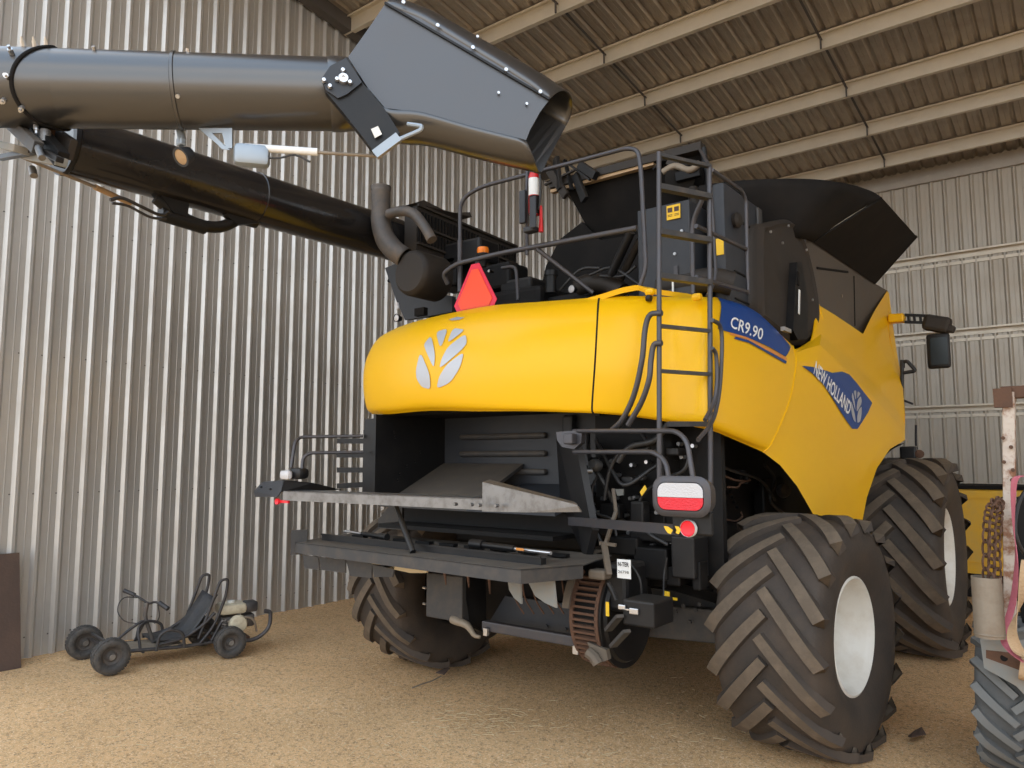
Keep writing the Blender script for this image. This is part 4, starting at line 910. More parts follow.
# raised rear cover
Y2 = 6.2
mb = MB(); q = [A(567,190,y=6.0),A(655,165,y=6.0),A(705,152,y=6.0),A(712,200,y=6.2),A(720,240,y=6.3),A(600,252,y=6.3),A(590,232,y=6.25)]
mb.prism(q, (0,.03,0)); rc_ = mb.build('rear_tank_cover', blackf, comb)
mb = MB(); mb.prism([A(540,292,y=6.1),A(546,266,y=6.1),A(560,239,y=6.1),A(582,222,y=6.1),A(600,240,y=6.15),A(700,225,y=6.2),A(700,300,y=6.2)], (0,.05,0)); mb.build('tank_rear_wall', blackf, comb)
mb = MB(); mb.bar(A(552,192,y=5.95), A(655,164,y=5.95), .06,.03); mb.build('cover_rail', tan, rc_)
mb = MB(); mb.bar(A(552,186,y=5.95), A(703,147,y=5.95), .10,.07); mb.build('cover_beam', brownblk, rc_)
mb = MB(); mb.tube([A(703,148,y=5.95),A(712,205,y=6.0)], .03, 10); mb.tube([A(693,190,y=5.9),A(703,255,y=5.6)], .05, 12); mb.build('cover_arm', black, rc_, smooth=40)
random.seed(11)
for a, b in (((548,168),(566,196)),((556,158),(560,190)),((570,165),(590,180)),((575,175),(585,200)),((545,185),(575,170)),((565,160),(572,190)),((580,165),(596,176)),((690,170),(668,160)),((680,180),(688,160)),((700,172),(676,178)),((655,170),(665,160))):
    mb = MB(); mb.bar(A(*a,y=5.9), A(*b,y=5.85), random.choice((.03,.04,.06)), random.choice((.02,.05,.08)), bev=.004); mb.build('folding_linkage', random.choice((machbl, brownblk, black)), rc_)
mb = MB(); mb.tube(curve([A(663,172,y=5.85),A(675,166,y=5.85),A(690,170,y=5.85),A(700,163,y=5.85)], 14), .03, 8); mb.build('chaff_lump', canm, rc_, smooth=50)
mb = MB(); mb.cyl(A(680,178,y=5.9), A(680,178,y=6.2), .13, 24); mb.build('tank_auger_end', machbl, rc_, smooth=40)
# cab corner details at the far front
yb = 9.6
mb = MB(); mb.bar(A(889,319,y=yb), A(905,318,y=yb), .16,.10, bev=.02); ma_ = mb.build('mirror_arm_mount', yellow, comb)
mb = MB(); mb.bar(A(905,315,y=yb), A(930,316,y=yb), .04,.03); mb.bar(A(905,322,y=yb), A(930,323,y=yb), .04,.03)
for px in (908,914,920,926): mb.bar(A(px,315,y=yb), A(px+1,323,y=yb), .03,.025)
mb.build('mirror_arm', black, ma_)
mb = MB(); mb.box(A(937,324,y=yb), (.28,.16,.18), Euler((0,.3,0)), bev=.04); mb.box(A(947,328,y=yb), (.16,.12,.08), Euler((0,.4,0)), bev=.02); mb.build('mirror_bracket', brownblk, ma_)
mb = MB(); mb.box(A(938.5,351,y=yb), (.235,.07,.40), bev=.04); mr_ = mb.build('mirror', black, ma_, smooth=40)
mb = MB(); mb.box(A(939,351,y=yb-.038), (.17,.004,.31), bev=.001); mb.build('mirror_glass', glassd, mr_)
mb = MB(); mb.tube(fillet([A(903,368,y=9.2),A(903,362,y=9.2),A(907,361,y=9.2),A(916,371,y=9.2),A(903,373,y=9.2)], .03), .02, 8); mb.tube([A(902,360,y=9.2),A(902,400,y=9.2)], .02, 8); mb.build('hand_hold', black, comb, smooth=40)
mb = MB(); mb.tube([A(900,399,y=9.2),A(913,404,y=9.2)], .012, 8); mb.build('hook', black, comb)
mb = MB(); mb.box(A(909,453,y=9.0), (.16,.14,.14), bev=.02); mb.bar(A(888,459,y=9.0), A(917,459,y=9.0), .1,.03); mb.build('step_bracket', black, comb)
mb = MB(); mb.cyl(A(916,446,y=9.0), A(916,425,y=9.0), .012, 8); mb.build('antenna_rod', black, comb)
mb = MB(); mb.lathe([(0,0),(0,.04),(.02,.045),(.03,.03),(.03,0)], A(920,454,y=8.95), (0,-1,0), 16); mb.build('marker_lamp', rust, comb, smooth=40)
# ------------------------------------------------------------------ unloading auger
ug = comb
p0 = A(395,258,x=-5.2); p0.y = 5.6
xa = -5.25
def axis_pt(px, py): return A(px,py,x=xa)
ia = axis_pt(66,143); ib = axis_pt(395,240)
d_ = (ib-ia).normalized()
mb = MB(); n = 60; ra_ = .205
def tube_along(a, b, rad, m, name, parent, seams=(), n=40):
    mb = MB(); d = (b-a); L = d.length; d.normalize(); prof = [(0,0),(0,rad)]
    for s_ in sorted(seams): prof += [(s_-.012,rad),(s_-.008,rad+.008),(s_+.008,rad+.008),(s_+.012,rad)]
    prof += [(L,rad),(L,0)]
    mb.lathe(prof, a, d, n); return mb.build(name, m, parent, smooth=30)
inner = tube_along(ia, ib, ra_, blackg, 'unloading_auger_tube', comb, seams=((axis_pt(255,200)-ia).length,))
# outer tube folded back, climbing to the right
oa, ob = A(60,89,y=1.62), A(352,95,y=2.86)
dep = lambda p: (p-CAMO).dot(FW)
print('outer depth', dep(oa), dep(ob), oa, ob, 'inner', ia, ib, dep(ia))
ro_ = .212
outer = tube_along(oa, ob, ro_, augst, 'outer_auger_tube', comb, seams=((A(173,91,y=1.62+(173-60)/292*1.05)-oa).length,))
du = (ob-oa).normalized()
# elbow
e0 = oa-du*.55; mb = MB(); mb.lathe([(0,0),(0,.19),(.02,ro_*1.0015),(.56,ro_*1.0015),(.57,ro_*.99)], e0, du, 40); el = mb.build('elbow_collar', augst, comb, smooth=40)
mb = MB(); mb.lathe([(-.02,ra_*.8),(-.02,ra_*1.06),(.01,ra_*1.06),(.02,ra_)], ia, d_, 40); mb.build('tube_flange', black, inner, smooth=40)
def oncyl(px, py, a, d, r):
    dr = (FW + RT*((px-512)/FPX) + UP*((384-py)/FPX)).normalized(); w = CAMO-a
    dp, wp = dr-d*dr.dot(d), w-d*w.dot(d); A_, B_, C_ = dp.dot(dp), 2*dp.dot(wp), wp.dot(wp)-r*r; D_ = B_*B_-4*A_*C_
    t = (-B_-math.sqrt(max(0, D_)))/(2*A_); p = CAMO+dr*t; q = a+d*((p-a).dot(d)); return q, (p-q).normalized()
tc_ = (CAMO-oa); tc_ = (tc_-du*tc_.dot(du)).normalized(); tu_ = du.cross(tc_).normalized()
if tu_.z < 0: tu_ = -tu_
mb = MB(); mb.tube([oa+du*(.0-.17*max(0, cos(p_)))+(tc_*cos(p_)+tu_*sin(p_))*ro_*1.02 for p_ in [2*pi*k/60 for k in range(60)]], .011, 8, closed=True); mb.build('seal_edge', blackf, el, smooth=40)
for px, py in ((12,54),(8,77),(4,100),(22,107),(36,125),(23,44),(35,45),(47,46)):
    q, v = oncyl(px, py, oa, du, ro_*1.01); q = q+v*ro_*1.01
    mb = MB(); mb.tube([q, q+v*.03], .014, 8); mb.tube([q+v*.03, q+v*.05], .008, 8); mb.build('clamp_bolt', bolt, el)
# fold linkage at the left
def lk(pts, w, h, m, name='fold_link', y=1.5):
    mb = MB()
    for a, b in zip(pts, pts[1:]): mb.bar(A(a[0],a[1],y=y), A(b[0],b[1],y=y), w, h, bev=.004)
    return mb.build(name, m, comb)
lk([(5,100),(5,122)], .07,.05, slate, y=1.45); lk([(8,120),(38,148)], .05,.07, char, y=1.5); lk([(30,122),(62,160)], .06,.09, machbl, y=1.6); lk([(44,130),(72,150)], .04,.12, brownblk, y=1.7); lk([(25,130),(45,135)], .1,.1, rust, y=1.62); lk([(0,145),(22,150)], .08,.04, dgrey, y=1.5); lk([(28,156),(62,162)], .06,.05, dgrey, y=1.6)
lk([(0,158),(40,150),(60,160)], .04,.03, black, y=1.55)
mb = MB(); mb.cyl(A(45,131,y=1.58), A(45,143,y=1.58), .03); mb.cyl(A(32,168,y=1.6), A(34,176,y=1.6), .02); mb.cyl(A(37,145,y=1.5), A(42,158,y=1.5), .018); mb.build('fold_pin', steel, comb, kind='stuff')
# long tie rod under the inner tube
rd = [A(10,152,y=1.62),A(95,187,y=2.15)]
mb = MB(); mb.tube(rd, .012, 8); mb.build('tie_rod', canm, comb, smooth=40)
mb = MB(); mb.tube([A(95,187,y=2.15),A(130,203,y=2.45)], .020, 10); mb.build('rod_sleeve', tan, comb, smooth=40)
hb_ = [A(110,200,x=-5.1),A(122,198,x=-5.1),A(140,206,x=-5.1),A(160,215,x=-5.15),A(168,212,x=-5.15)]
mb = MB(); mb.tube(curve(hb_, 20), .012, 8); mb.tube(curve([A(112,203,x=-5.1),A(128,206,x=-5.1),A(150,217,x=-5.1),A(166,219,x=-5.1)], 20), .010, 8); mb.build('hose_loop', hose, comb, smooth=40)
mb = MB(); mb.tube(fillet([A(156,198,x=xa),A(172,212,x=xa),A(200,226,x=xa),A(222,228,x=xa),A(240,218,x=xa),A(256,223,x=xa)], .12), .045, 12); mb.tube([A(160,214,x=xa),A(205,228,x=xa)], .05, 12); mb.build('tube_stay', black, comb, smooth=40)
mb = MB(); mb.prism([A(157,196,x=xa),A(186,203,x=xa),A(184,218,x=xa),A(170,214,x=xa)], (.05,0,0)); mb.prism([A(222,216,x=xa),A(236,208,x=xa),A(258,224,x=xa),A(235,226,x=xa)], (.05,0,0)); mb.build('stay_foot', black, comb, kind='stuff')
# lamp on the tube
yy = 2.15
mb = MB(); mb.cyl(A(180,131,y=yy), A(182,140,y=yy), .022); mb.box(A(181,142,y=yy), (.05,.04,.05), bev=.01); mb.build('lamp_mount', galv, comb)
qv = A(181,157,y=yy); mb = MB(); mb.lathe([(-.085,.02),(-.07,.04),(0,.058),(.004,.058),(.004,.045)], qv, (.1,-.75,-.55), 20); al = mb.build('auger_lamp', slate, comb, smooth=40)
mb = MB(); mb.lathe([(0,.046),(.006,.03),(.008,0)], qv, (.1,-.75,-.55), 20); mb.build('lamp_lens', tan, al, smooth=40)
# actuator and its bracket
mb = MB(); f = lambda px, py: A(px,py,y=2.2+(px-200)*.0037)
mb.prism([f(198,128),f(232,128),f(232,148),f(226,148),f(222,133),f(212,133),f(224,145),f(222,148)], (-.01,.012,0)); mb.build('actuator_bracket', galv, comb)
mb = MB(); mb.prism([f(206,133),f(222,149),f(230,150),f(212,135)], (0,.01,0)); mb.build('bracket_arm', galv, comb)
ac = MB(); ac.box(f(252,156)+V3(0,0,0), (.20,.09,.13), Euler((0,0,R(52))), bev=.03); acb = ac.build('actuator_motor', galv, comb, smooth=40)
mb = MB(); mb.tube([f(245,147), f(318,152)], .022, 14); mb.build('actuator_barrel', white, comb, smooth=40)
mb = MB(); mb.tube([f(318,152.5), f(377,156)], .010, 10); mb.build('actuator_rod', canm, comb, smooth=40)
mb = MB(); mb.tube(curve([f(262,158),f(280,158),f(295,155),f(310,162)], 10), .006, 6); mb.build('wire', hose, comb)
# spout: a folded sheet-metal hood
A0 = lambda px, py, y: A(px, py, y=y)
# cross sections (6-gon loops) from the pivot end to the mouth, near side to far side
def loop(near_top, near_bot, depth_dir, top_ins, n=1): pass
dx_ = du.cross(V3(0,0,1)).normalized()       # away from the inner side, towards the camera
if dx_.dot(CAMO-ob) < 0: dx_ = -dx_
W2 = .235
S = []                                       # stations: (top px, shoulder px, low px, bottom px) measured on the near face
st = [((398,-4),(350,55),(380,118),(392,138), 2.80),
      ((440,22),(400,60),(430,118),(440,145), 3.00),
      ((500,60),(470,80),(480,125),(490,152), 3.25),
      ((548,95),(538,104),(528,138),(527,157), 3.50)]
near = [((396,0),2.85),((440,26),3.02),((500,62),3.25),((550,97),3.46)]
lowr = [((348,57),2.72),((375,90),2.84),((393,108),2.9),((525,140),3.42)]
# outline of the near side plate in the photo
side_px = [(385,4),(420,18),(460,42),(500,66),(530,85),(549,100),(540,112),(530,130),(526,140),(470,126),(420,112),(385,108),(368,88),(348,57),(366,32)]
yof = lambda px: 2.64+(px-352)*.0034
sidep = [A(px,py,y=yof(px)) for px,py in side_px]
mb = MB(); mb._add(sidep, [list(range(len(sidep)))]); sp_ = mb.build('spout', spst, comb, thick=.012)
far = -dx_*.34
# top folded sheet: from near top edge back to far edge with a rolled shoulder
te = lin([A(px,py,y=yof(px)) for px,py in ((385,4),(420,18),(460,42),(500,66),(530,85),(549,100))], 24)
te = [p+(te[0]-te[3]).normalized()*(.0) for p in te]
rows = [te]
upn = (te[-1]-te[0]).normalized().cross(dx_).normalized()
if upn.z < 0: upn = -upn
for k in range(1, 17):
    t = k/16; a = R(180*t); rows.append([p+far*(1-cos(a))*.5+upn*.15*sin(a)+du*(.20*(i/23)*(1-cos(a))*.5) for i, p in enumerate(te)])
topfar = rows[-1]
mb = MB(); mb.grid(rows); mb.build('spout_top', augst, sp_, smooth=50, thick=.008)
# seam flange with rivets along the top edge
mb = MB(); mb.bar(te[0]+dx_*.008, te[-1]+dx_*.008, .02,.012); mb.build('seam_flange', black, sp_)
for px, py in ((403,5),(437,28),(472,50),(505,72),(539,94)):
    q = A(px,py,y=yof(px))+dx_*.02; mb = MB(); mb.tube([q, q+dx_*.012], .011, 8); mb.build('rivet', bolt, sp_)
for px, py in ((477,38),(498,94),(526,105)):
    q = A(px,py,y=yof(px))+dx_*.01; mb = MB(); mb.tube([q, q+dx_*.01], .008, 8); mb.build('rivet', bolt, sp_)
# rounded belly: low edge wraps under
le = curve([A(px,py,y=yof(px)) for px,py in ((368,88),(385,108),(420,112),(470,126),(526,140))], 24)
rows = [le]
bel = .125
for k in range(1, 11):
    t = k/10; a = R(180*t*.62); rows.append([p+far*(1-cos(a))*.42+V3(0,0,-bel*sin(a)*(.9+.1*(i/24)))+du*(.14*(i/23)*t) for i, p in enumerate(le)])
mb = MB(); mb.grid(rows); mb.build('spout_belly', augst, sp_, smooth=60, thick=.008)
mb = MB(); mb.grid([rows[-1], topfar]); mb.build('spout_back', augst, sp_, thick=.008)
# pivot clamp band
q0, q1, q2, q3 = (345,58),(331,68),(375,152),(399,133)
cl = [A(px,py,y=yof(px)-.03) for px,py in ((347,57),(330,66),(322,78),(326,92),(343,112),(362,136),(375,153),(400,133),(384,108),(362,82))]
mb = MB(); mb.prism(cl, -dx_*.05); clp = mb.build('pivot_band', black, comb); 
mb = MB(); pts_ = [A(px,py,y=yof(px)-.04) for px,py in ((330,66),(346,58),(362,82),(347,94),(338,98),(326,90),(322,78))]; mb.prism(pts_, -dx_*.02); mb.build('pivot_plate', slate, clp)
mb = MB(); q = A(343.5,78,y=yof(343)-.05); mb.lathe([(0,0),(0,.012),(.008,.012),(.008,.026),(0,.03),(-.02,.03)], q, dx_, 20)
for px, py in ((343,70),(337,79),(350,82),(324,80),(330,86)): 
    q = A(px,py,y=yof(px)-.05); mb.lathe([(.012,0),(.01,.010),(0,.014),(-.01,.014)], q, dx_, 12)
mb.build('pivot_bolts', bolt, clp, smooth=40, kind='stuff')
mb = MB(); mb.prism([A(px,py,y=yof(px)-.045) for px,py in ((371,129),(378,126),(382,134),(375,138))], -dx_*.004); mb.build('label_plate', rimw, clp)
mb = MB(); mb.bar(A(375,155,y=yof(375)-.06), A(399,137,y=yof(399)-.06), .03,.05); mb.build('pull_bracket', galv, clp)
mb = MB(); mb.tube(fillet([A(398,140,y=yof(398)-.06),A(421,130,y=yof(421)-.06),A(422,126,y=yof(421)-.06),A(408,124,y=yof(408)-.03)], .02), .012, 8); mb.build('pull_handle', galv, clp, smooth=40)
# end cap where the outer tube meets the band
mb = MB(); mb.lathe([(-.02,ro_*.99),(.0,ro_*1.03),(.05,ro_*1.03),(.14,ro_*.97),(.22,ro_*.80)], ob-du*.12, du, 40); mb.build('tube_end', augst, outer, smooth=40)
mb = MB(); q = A(235,53,y=2.1)
for px, py in ((188,51),(94,50),(178,96)):
    q, v = oncyl(px, py, oa, du, ro_); q = q+v*ro_; mb = MB(); mb.tube([q, q+v*.02], .012, 8); mb.build('tube_bolt', bolt, outer)
# ------------------------------------------------------------------ go-kart by the left wall
kr = A(229.5,657,z=0); kf = A(110,674,z=0); fu = (kf-kr); WB = fu.length; fu.normalize(); lv = V3(-fu.y*-1, fu.x*-1, 0)
lv = V3(fu.y, -fu.x, 0)
if lv.x > 0: lv = -lv
lk2 = (lv+fu*.17).normalized()
def K(u, v, z): return kr+fu*u+lk2*v+V3(0,0,z)
def AK(px, py, v):
    d = FW + RT*((px-512)/FPX) + UP*((384-py)/FPX); t = ((kr+lv*v-CAMO).dot(lv))/d.dot(lv); return CAMO+d*t
kart = thing('go_kart', tuple(K(.5,.36,0)), 'small black tube-frame go-kart with a rear engine on the dirt by the ribbed wall', 'go-kart')
def kwheel(c, r, w, nm='wheel', steer=0):
    ax_ = Matrix.Rotation(steer,3,'Z')@(-lv); mb = MB(); h = w/2
    pf = [(-h*.7,r*.52),(-h*1.0,r*.68),(-h*1.0,r*.86),(-h*.75,r*.97),(0,r),(h*.75,r*.97),(h*1.0,r*.86),(h*1.0,r*.68),(h*.7,r*.52)]
    cp = curve([V3(a,b,0) for a,b in pf], 25); mb.lathe([(p.x,p.y) for p in cp], c, ax_, 40)
    for k in range(30):
        a = 2*pi*k/30
        for s_ in (-1, 1):
            d = V3(0,0,1)*cos(a+s_*.05)+ax_.cross(V3(0,0,1))*sin(a+s_*.05); mb.bar(c+d*r*.985+ax_*s_*h*.15, c+d*r*.965+ax_*s_*h*.8, .022,.014, upv=d)
    o = mb.build(nm, karttyre, kart, smooth=40)
    mb = MB(); mb.lathe([(-h*.6,r*.54),(h*.62,r*.56),(h*.70,r*.52),(h*.4,r*.46),(h*.25,r*.30),(h*.45,r*.24),(h*.45,0)], c, ax_, 28)
    rm = mb.build('rim', exhm, o, smooth=40); mb = MB(); mb.lathe([(h*.3,r*.2),(h*.9,r*.17),(h*.9,0)], c, ax_, 16); mb.build('hub', steel, rm, smooth=40)
    return o
kwheel(K(WB,0,.150), .150, .12, steer=.12); kwheel(K(WB+.02,.72,.150), .150, .12, steer=.15)
kwheel(K(0,0,.138), .138, .12); kwheel(K(.0,.66,.138), .138, .12)
def kt(pts, r, nm, m=kartblk, rad=.08, parent=kart, n=8):
    mb = MB(); mb.tube(fillet(pts, rad), r, n); return mb.build(nm, m, parent, smooth=50)
kt([K(.08,.14,.13),K(.35,.14,.12),K(.86,.16,.14),K(.98,.20,.16)], .017, 'frame_rail'); kt([K(.08,.54,.13),K(.35,.54,.12),K(.86,.52,.14),K(.98,.48,.16)], .017, 'frame_rail')
kt([K(.98,.05,.18),K(.98,.66,.18)], .016, 'front_axle'); kt([K(.99,.08,.24),K(.99,.62,.24)], .013, 'tie_bar'); kt([K(0,.05,.15),K(0,.62,.15)], .014, 'rear_axle', steel)
kt([K(.35,.14,.12),K(.35,.54,.12)], .014, 'cross_tube'); kt([K(.70,.14,.12),K(.70,.54,.12)], .014, 'cross_tube')
for v, px0 in ((.06,0), (.60,0)):
    pts = [K(.62,v,.13),K(.60,v,.27),K(.52,v,.31),K(.40,v,.27),K(.38,v,.13)]; kt(pts, .014, 'side_hoop', rad=.05)
kt([K(.95,.25,.16),K(.83,.30,.26),K(.66,.34,.36),K(.60,.34,.34)], .013, 'front_brace'); kt([K(.72,.16,.14),K(.74,.2,.33),K(.62,.3,.36),K(.60,.45,.33),K(.66,.52,.14)], .013, 'steering_hoop', rad=.06)
kt([K(.55,.34,.14),K(.64,.34,.40),K(.62,.34,.52)], .018, 'steering_column', exhm)
kt([K(.72,.60,.60),K(.64,.50,.55),K(.60,.36,.50),K(.60,.20,.55),K(.54,.10,.50)], .011, 'handlebar')
kt([K(.74,.62,.61),K(.67,.54,.57)], .020, 'hand_grip'); kt([K(.58,.16,.54),K(.53,.08,.49)], .021, 'hand_grip')
kt([K(.66,.5,.55),K(.80,.46,.58),K(.86,.42,.46),K(.80,.36,.36),K(.70,.34,.34)], .005, 'brake_cable', rad=.1); kt([K(.58,.2,.53),K(.56,.18,.40),K(.58,.25,.34)], .005, 'brake_lever')
mb = MB(); mb.grid([[K(.88,v,.15),K(.60,v,.145),K(.35,v,.145)] for v in (.16,.52)]); mb.build('floor_pan', canm, kart, thick=.006)
# sling seat
rows = []
for v in (.16,.24,.34,.44,.52):
    s_ = 1-abs(v-.34)/.18; rows.append([p+V3(0,0,-.05*s_)-fu*.04*s_ for p in curve([K(.60,v,.20),K(.42,v,.19),K(.28,v,.24),K(.16,v,.40),K(.06,v,.56)], 16)])
mb = MB(); mb.grid(rows); mb.build('seat', vinyl, kart, smooth=70, thick=.012)
for v in (.12, .56):
    kt([K(.58,v,.17),K(.36,v,.20),K(.20,v,.30),K(.10,v,.40)], .016, 'seat_rail', rad=.12)
    kt([K(.24,v,.18),K(.16,v,.40),K(.06,v,.70),K(-.01,v,.71),K(.0,v,.56),K(.10,v,.28),K(.22,v,.14)], .014, 'backrest_loop', rad=.10)
kt([K(.12,.12,.15),K(.02,.12,.34)], .014, 'seat_stay'); 
mb = MB()
for k in range(22): a = k*1.9; mb.bar(K(.02,.10,.17+k*.008)+V3(cos(a),sin(a),0)*.022, K(.02,.10,.175+k*.008)+V3(cos(a+1.9),sin(a+1.9),0)*.022, .008,.008)
mb.build('coil_spring', steel, kart)
# engine
ec = K(-.26,.30,.15)
def kbox(c, s, nm, m, bev=.01, par=kart): mb = MB(); mb.box(c, s, Matrix((lv, fu, V3(0,0,1))).transposed(), bev=bev); return mb.build(nm, m, par, smooth=40)
en = kbox(K(-.11,.28,.24), (.22,.20,.20), 'engine', exhm, .03)
kbox(K(-.11,.27,.405), (.24,.26,.10), 'fuel_tank', cream, .035, en); mb = MB(); mb.cyl(K(-.11,.27,.45), K(-.11,.27,.475), .035); mb.build('fuel_cap', rimw, en, smooth=40)
kbox(K(-.28,.24,.41), (.15,.12,.10), 'air_filter', kartblk, .02, en); kbox(K(-.27,.26,.28), (.16,.10,.12), 'silencer', exhm, .02, en)
mb = MB(); c_ = K(-.12,.14,.27); mb.lathe([(0,0),(0,.085),(.03,.09),(.06,.075),(.07,.03),(.07,0)], c_, -lv, 28); mb.build('recoil_starter', cream, en, smooth=40)
kbox(K(-.10,.30,.13), (.34,.34,.02), 'engine_plate', rust, .004, en)
kt([K(-.08,.10,.12),K(-.28,.10,.10),K(-.42,.10,.20),K(-.42,.10,.36),K(-.36,.10,.37)], .020, 'rear_bumper', railm, rad=.10); kt([K(-.02,.12,.30),K(-.12,.10,.34),K(-.26,.10,.32),K(-.30,.12,.18)], .010, 'engine_guard', canm)
# ------------------------------------------------------------------ rusty sheet leaning on the wall
mb = MB(); a_, b_ = A(20,672,x=-7.75), A(20,553,x=-7.93); a_.z = 0
mb.prism([V3(-7.74,1.85,0.0), V3(-7.74,a_.y,0.0), V3(-7.955,b_.y,b_.z), V3(-7.955,1.85,b_.z)], (.012,0,.004)); rs = mb.build('steel_sheet', rustdk)
rs['label'] = 'dark rusty steel sheet standing on the dirt against the ribbed wall'; rs['category'] = 'steel sheet'
# ------------------------------------------------------------------ implement at the right edge
imp = thing('trailed_implement', (-.40,5.6,0), 'old grey wheeled implement frame with a rusty white post at the right edge', 'farm implement')
grt = mat('grey_dusty_tyre', (.085,.088,.088), .9, 0, dust=.5, dcol=(.14,.13,.12), dscale=8, bump=.2); grl = mat('grey_dusty_lug', (.16,.165,.16), .9, 0, dust=.5, dcol=(.21,.19,.165), dscale=12, bump=.2)
big_wheel('wheel', (-.47,5.62,.455), .465, .40, .20, 19, 0, 1, lh=.028, parent=imp, rake=-.42, mats=[grt, grl])
yb = 5.12
mb = MB(); mb.prism([A(980,639,y=yb),A(1034,640,y=yb),A(1034,705,y=yb),A(1016,686,y=yb),A(984,668,y=yb)], (0,.30,0)); fr_ = mb.build('axle_bracket', dgrey, imp)
mb = MB(); mb.cyl(A(1004,658,y=yb-.004), A(1004,658,y=yb+.01), .018); mb.build('bolt_hole', blackf, fr_); mb = MB(); mb.prism([A(986,650,y=yb-.002),A(1024,654,y=yb-.002),A(1024,672,y=yb-.002),A(1008,666,y=yb-.002),A(986,658,y=yb-.002)], (0,.004,0)); mb.build('rusty_patch', rust, fr_)
mb = MB(); mb.cyl(A(1020,668,y=yb-.04), A(1034,672,y=yb-.04), .06); mb.build('roller_end', tan, fr_, smooth=40)
mb = MB(); pA, pB = A(1010.5,642,y=5.2), A(1009,392,y=5.2); mb.bar(pA, pB, .085,.06, bev=.006); po = mb.build('post', rustw, imp)
mb = MB(); mb.bar(A(1001,393,y=5.2), A(1045,391,y=5.2), .08,.07, bev=.006); mb.build('post_arm', rust, po)
mb = MB(); mb.box(A(1003,398,y=5.16), (.09,.05,.11)); mb.build('post_bracket', rust, po)
for px, py in ((1003,438),(1004,462),(1011,447),(1013,470),(1012,480)):
    mb = MB(); mb.tube([A(px,py,y=5.16), A(px,py,y=5.13)], .011, 8); mb.build('post_bolt', rust, po)
# open steel can on the bracket
q = A(990,637,y=5.0); zc1 = A(990,577,y=5.0).z
mb = MB(); mb.lathe([(0,0),(0,.075),(zc1-q.z,.075),(zc1-q.z,.070),(.02,.070),(.02,0)], q, (0,0,1), 36); mb.lathe([(.012,.076),(.018,.079),(.024,.076)], q, (0,0,1), 36); cn = mb.build('steel_can', canm, imp, smooth=40)
# chain hanging into the can
ch = thing('rusty_chain', tuple(A(992,500,y=5.02)), 'rusty chain with two strands hanging into the steel can on the implement', 'chain')
def chain(pts, n):
    pts = curve(pts, n)
    for i, (a, b) in enumerate(zip(pts, pts[1:])):
        d = (b-a); L = d.length; d.normalize(); sd = V3(cos(.9+(i%2)*1.57), sin(.9+(i%2)*1.57), 0); sd = (sd-d*sd.dot(d)).normalized(); c = (a+b)/2
        loop_ = []
        for k in range(14):
            t = 2*pi*k/14; loop_.append(c+d*(L*.62)*cos(t)+sd*.021*sin(t))
        mb = MB(); mb.tube(loop_, .0065, 6, closed=True); mb.build('link', rust, ch, smooth=60)
chain([A(1000,500,y=5.08),A(990,506,y=5.02),A(986,530,y=5.0),A(986,580,y=5.0),A(987,600,y=5.0)], 17)
chain([A(1001,500,y=5.06),A(999,520,y=5.02),A(997,545,y=5.0),A(998,580,y=5.0),A(996,600,y=5.0)], 16)
chain([A(1000,502,y=5.04),A(993,520,y=4.99),A(993,545,y=4.97),A(991,570,y=4.98),A(991,600,y=4.98)], 15)
def strap(pts, w, m, lab, nm, cat):
    P_ = curve(pts, 40); mb = MB(); mb.grid([[p-V3(w/2*cos(i*.12),w/2*sin(i*.12),0) for i, p in enumerate(P_)], [p+V3(w/2*cos(i*.12),w/2*sin(i*.12),0) for i, p in enumerate(P_)]])
    o = mb.build(nm, m, thick=.004); o['label'] = lab; o['category'] = cat; return o
strap([A(1022,476,y=5.08),A(1014,482,y=5.06),A(1013,520,y=5.06),A(1016,560,y=5.05),A(1013,600,y=5.05),A(1004,636,y=5.03),A(1010,650,y=4.98),A(1024,662,y=4.98)], .035, pink, 'faded pink webbing strap draped down beside the rusty post', 'webbing_strap', 'strap')
strap([A(1028,560,y=4.98),A(1021,600,y=4.96),A(1012,630,y=4.96),A(1018,650,y=4.95),A(1030,658,y=4.95)], .06, tan, 'wide tan webbing strap hanging lowest at the right edge', 'webbing_strap', 'strap')
mb = MB(); mb.tube(curve([A(1034,480,y=5.3),A(1020,500,y=5.2),A(1015,525,y=5.1),A(1019,545,y=5.1),A(1030,560,y=5.2)], 24), .011, 8); o = mb.build('black_cable', hose, smooth=50); o['label'] = 'black cable curving down behind the straps'; o['category'] = 'cable'
mb = MB(); mb.box(A(1040,560,y=5.6), (.22,.2,.75), bev=.02); mb.build('dark_panel', machbl, imp)
# ------------------------------------------------------------------ yellow machine behind the front wheel
ym = thing('yellow_machine', (-.9,12.3,0), 'low yellow machine with a flat panel side standing behind the big front wheel', 'farm machine')
yx0, yx1 = -2.6, .6; zt_ = 1.46
mb = MB(); mb.box(((yx0+yx1)/2, 12.5, (.28+zt_)/2), (yx1-yx0, 1.0, zt_-.28), bev=.03); yb_ = mb.build('body_panel', yellowd, ym)
mb = MB(); mb.box(((yx0+yx1)/2, 12.5, zt_+.02), (yx1-yx0+.05, 1.06, .05)); mb.build('top_edge', blackf, ym)
mb = MB(); mb.box(((yx0+yx1)/2, 12.02, .30), (yx1-yx0, .08, .05)); mb.build('bottom_rail', blackf, ym)
mb = MB()
for z in (zt_-.12, .48): mb.box(((yx0+yx1)/2, 11.99, z), (yx1-yx0, .02, .02))
mb.build('panel_bead', yellowd, yb_, kind='stuff')
mb = MB(); mb.box(((yx0+yx1)/2, 12.5, .14), (yx1-yx0-.2, .8, .28)); mb.build('skid', blackf, ym)
mb = MB(); q = A(1012,520,y=11.9); mb.box(q, (.22,.1,.6), bev=.02); mb.build('side_bracket', rust, ym)
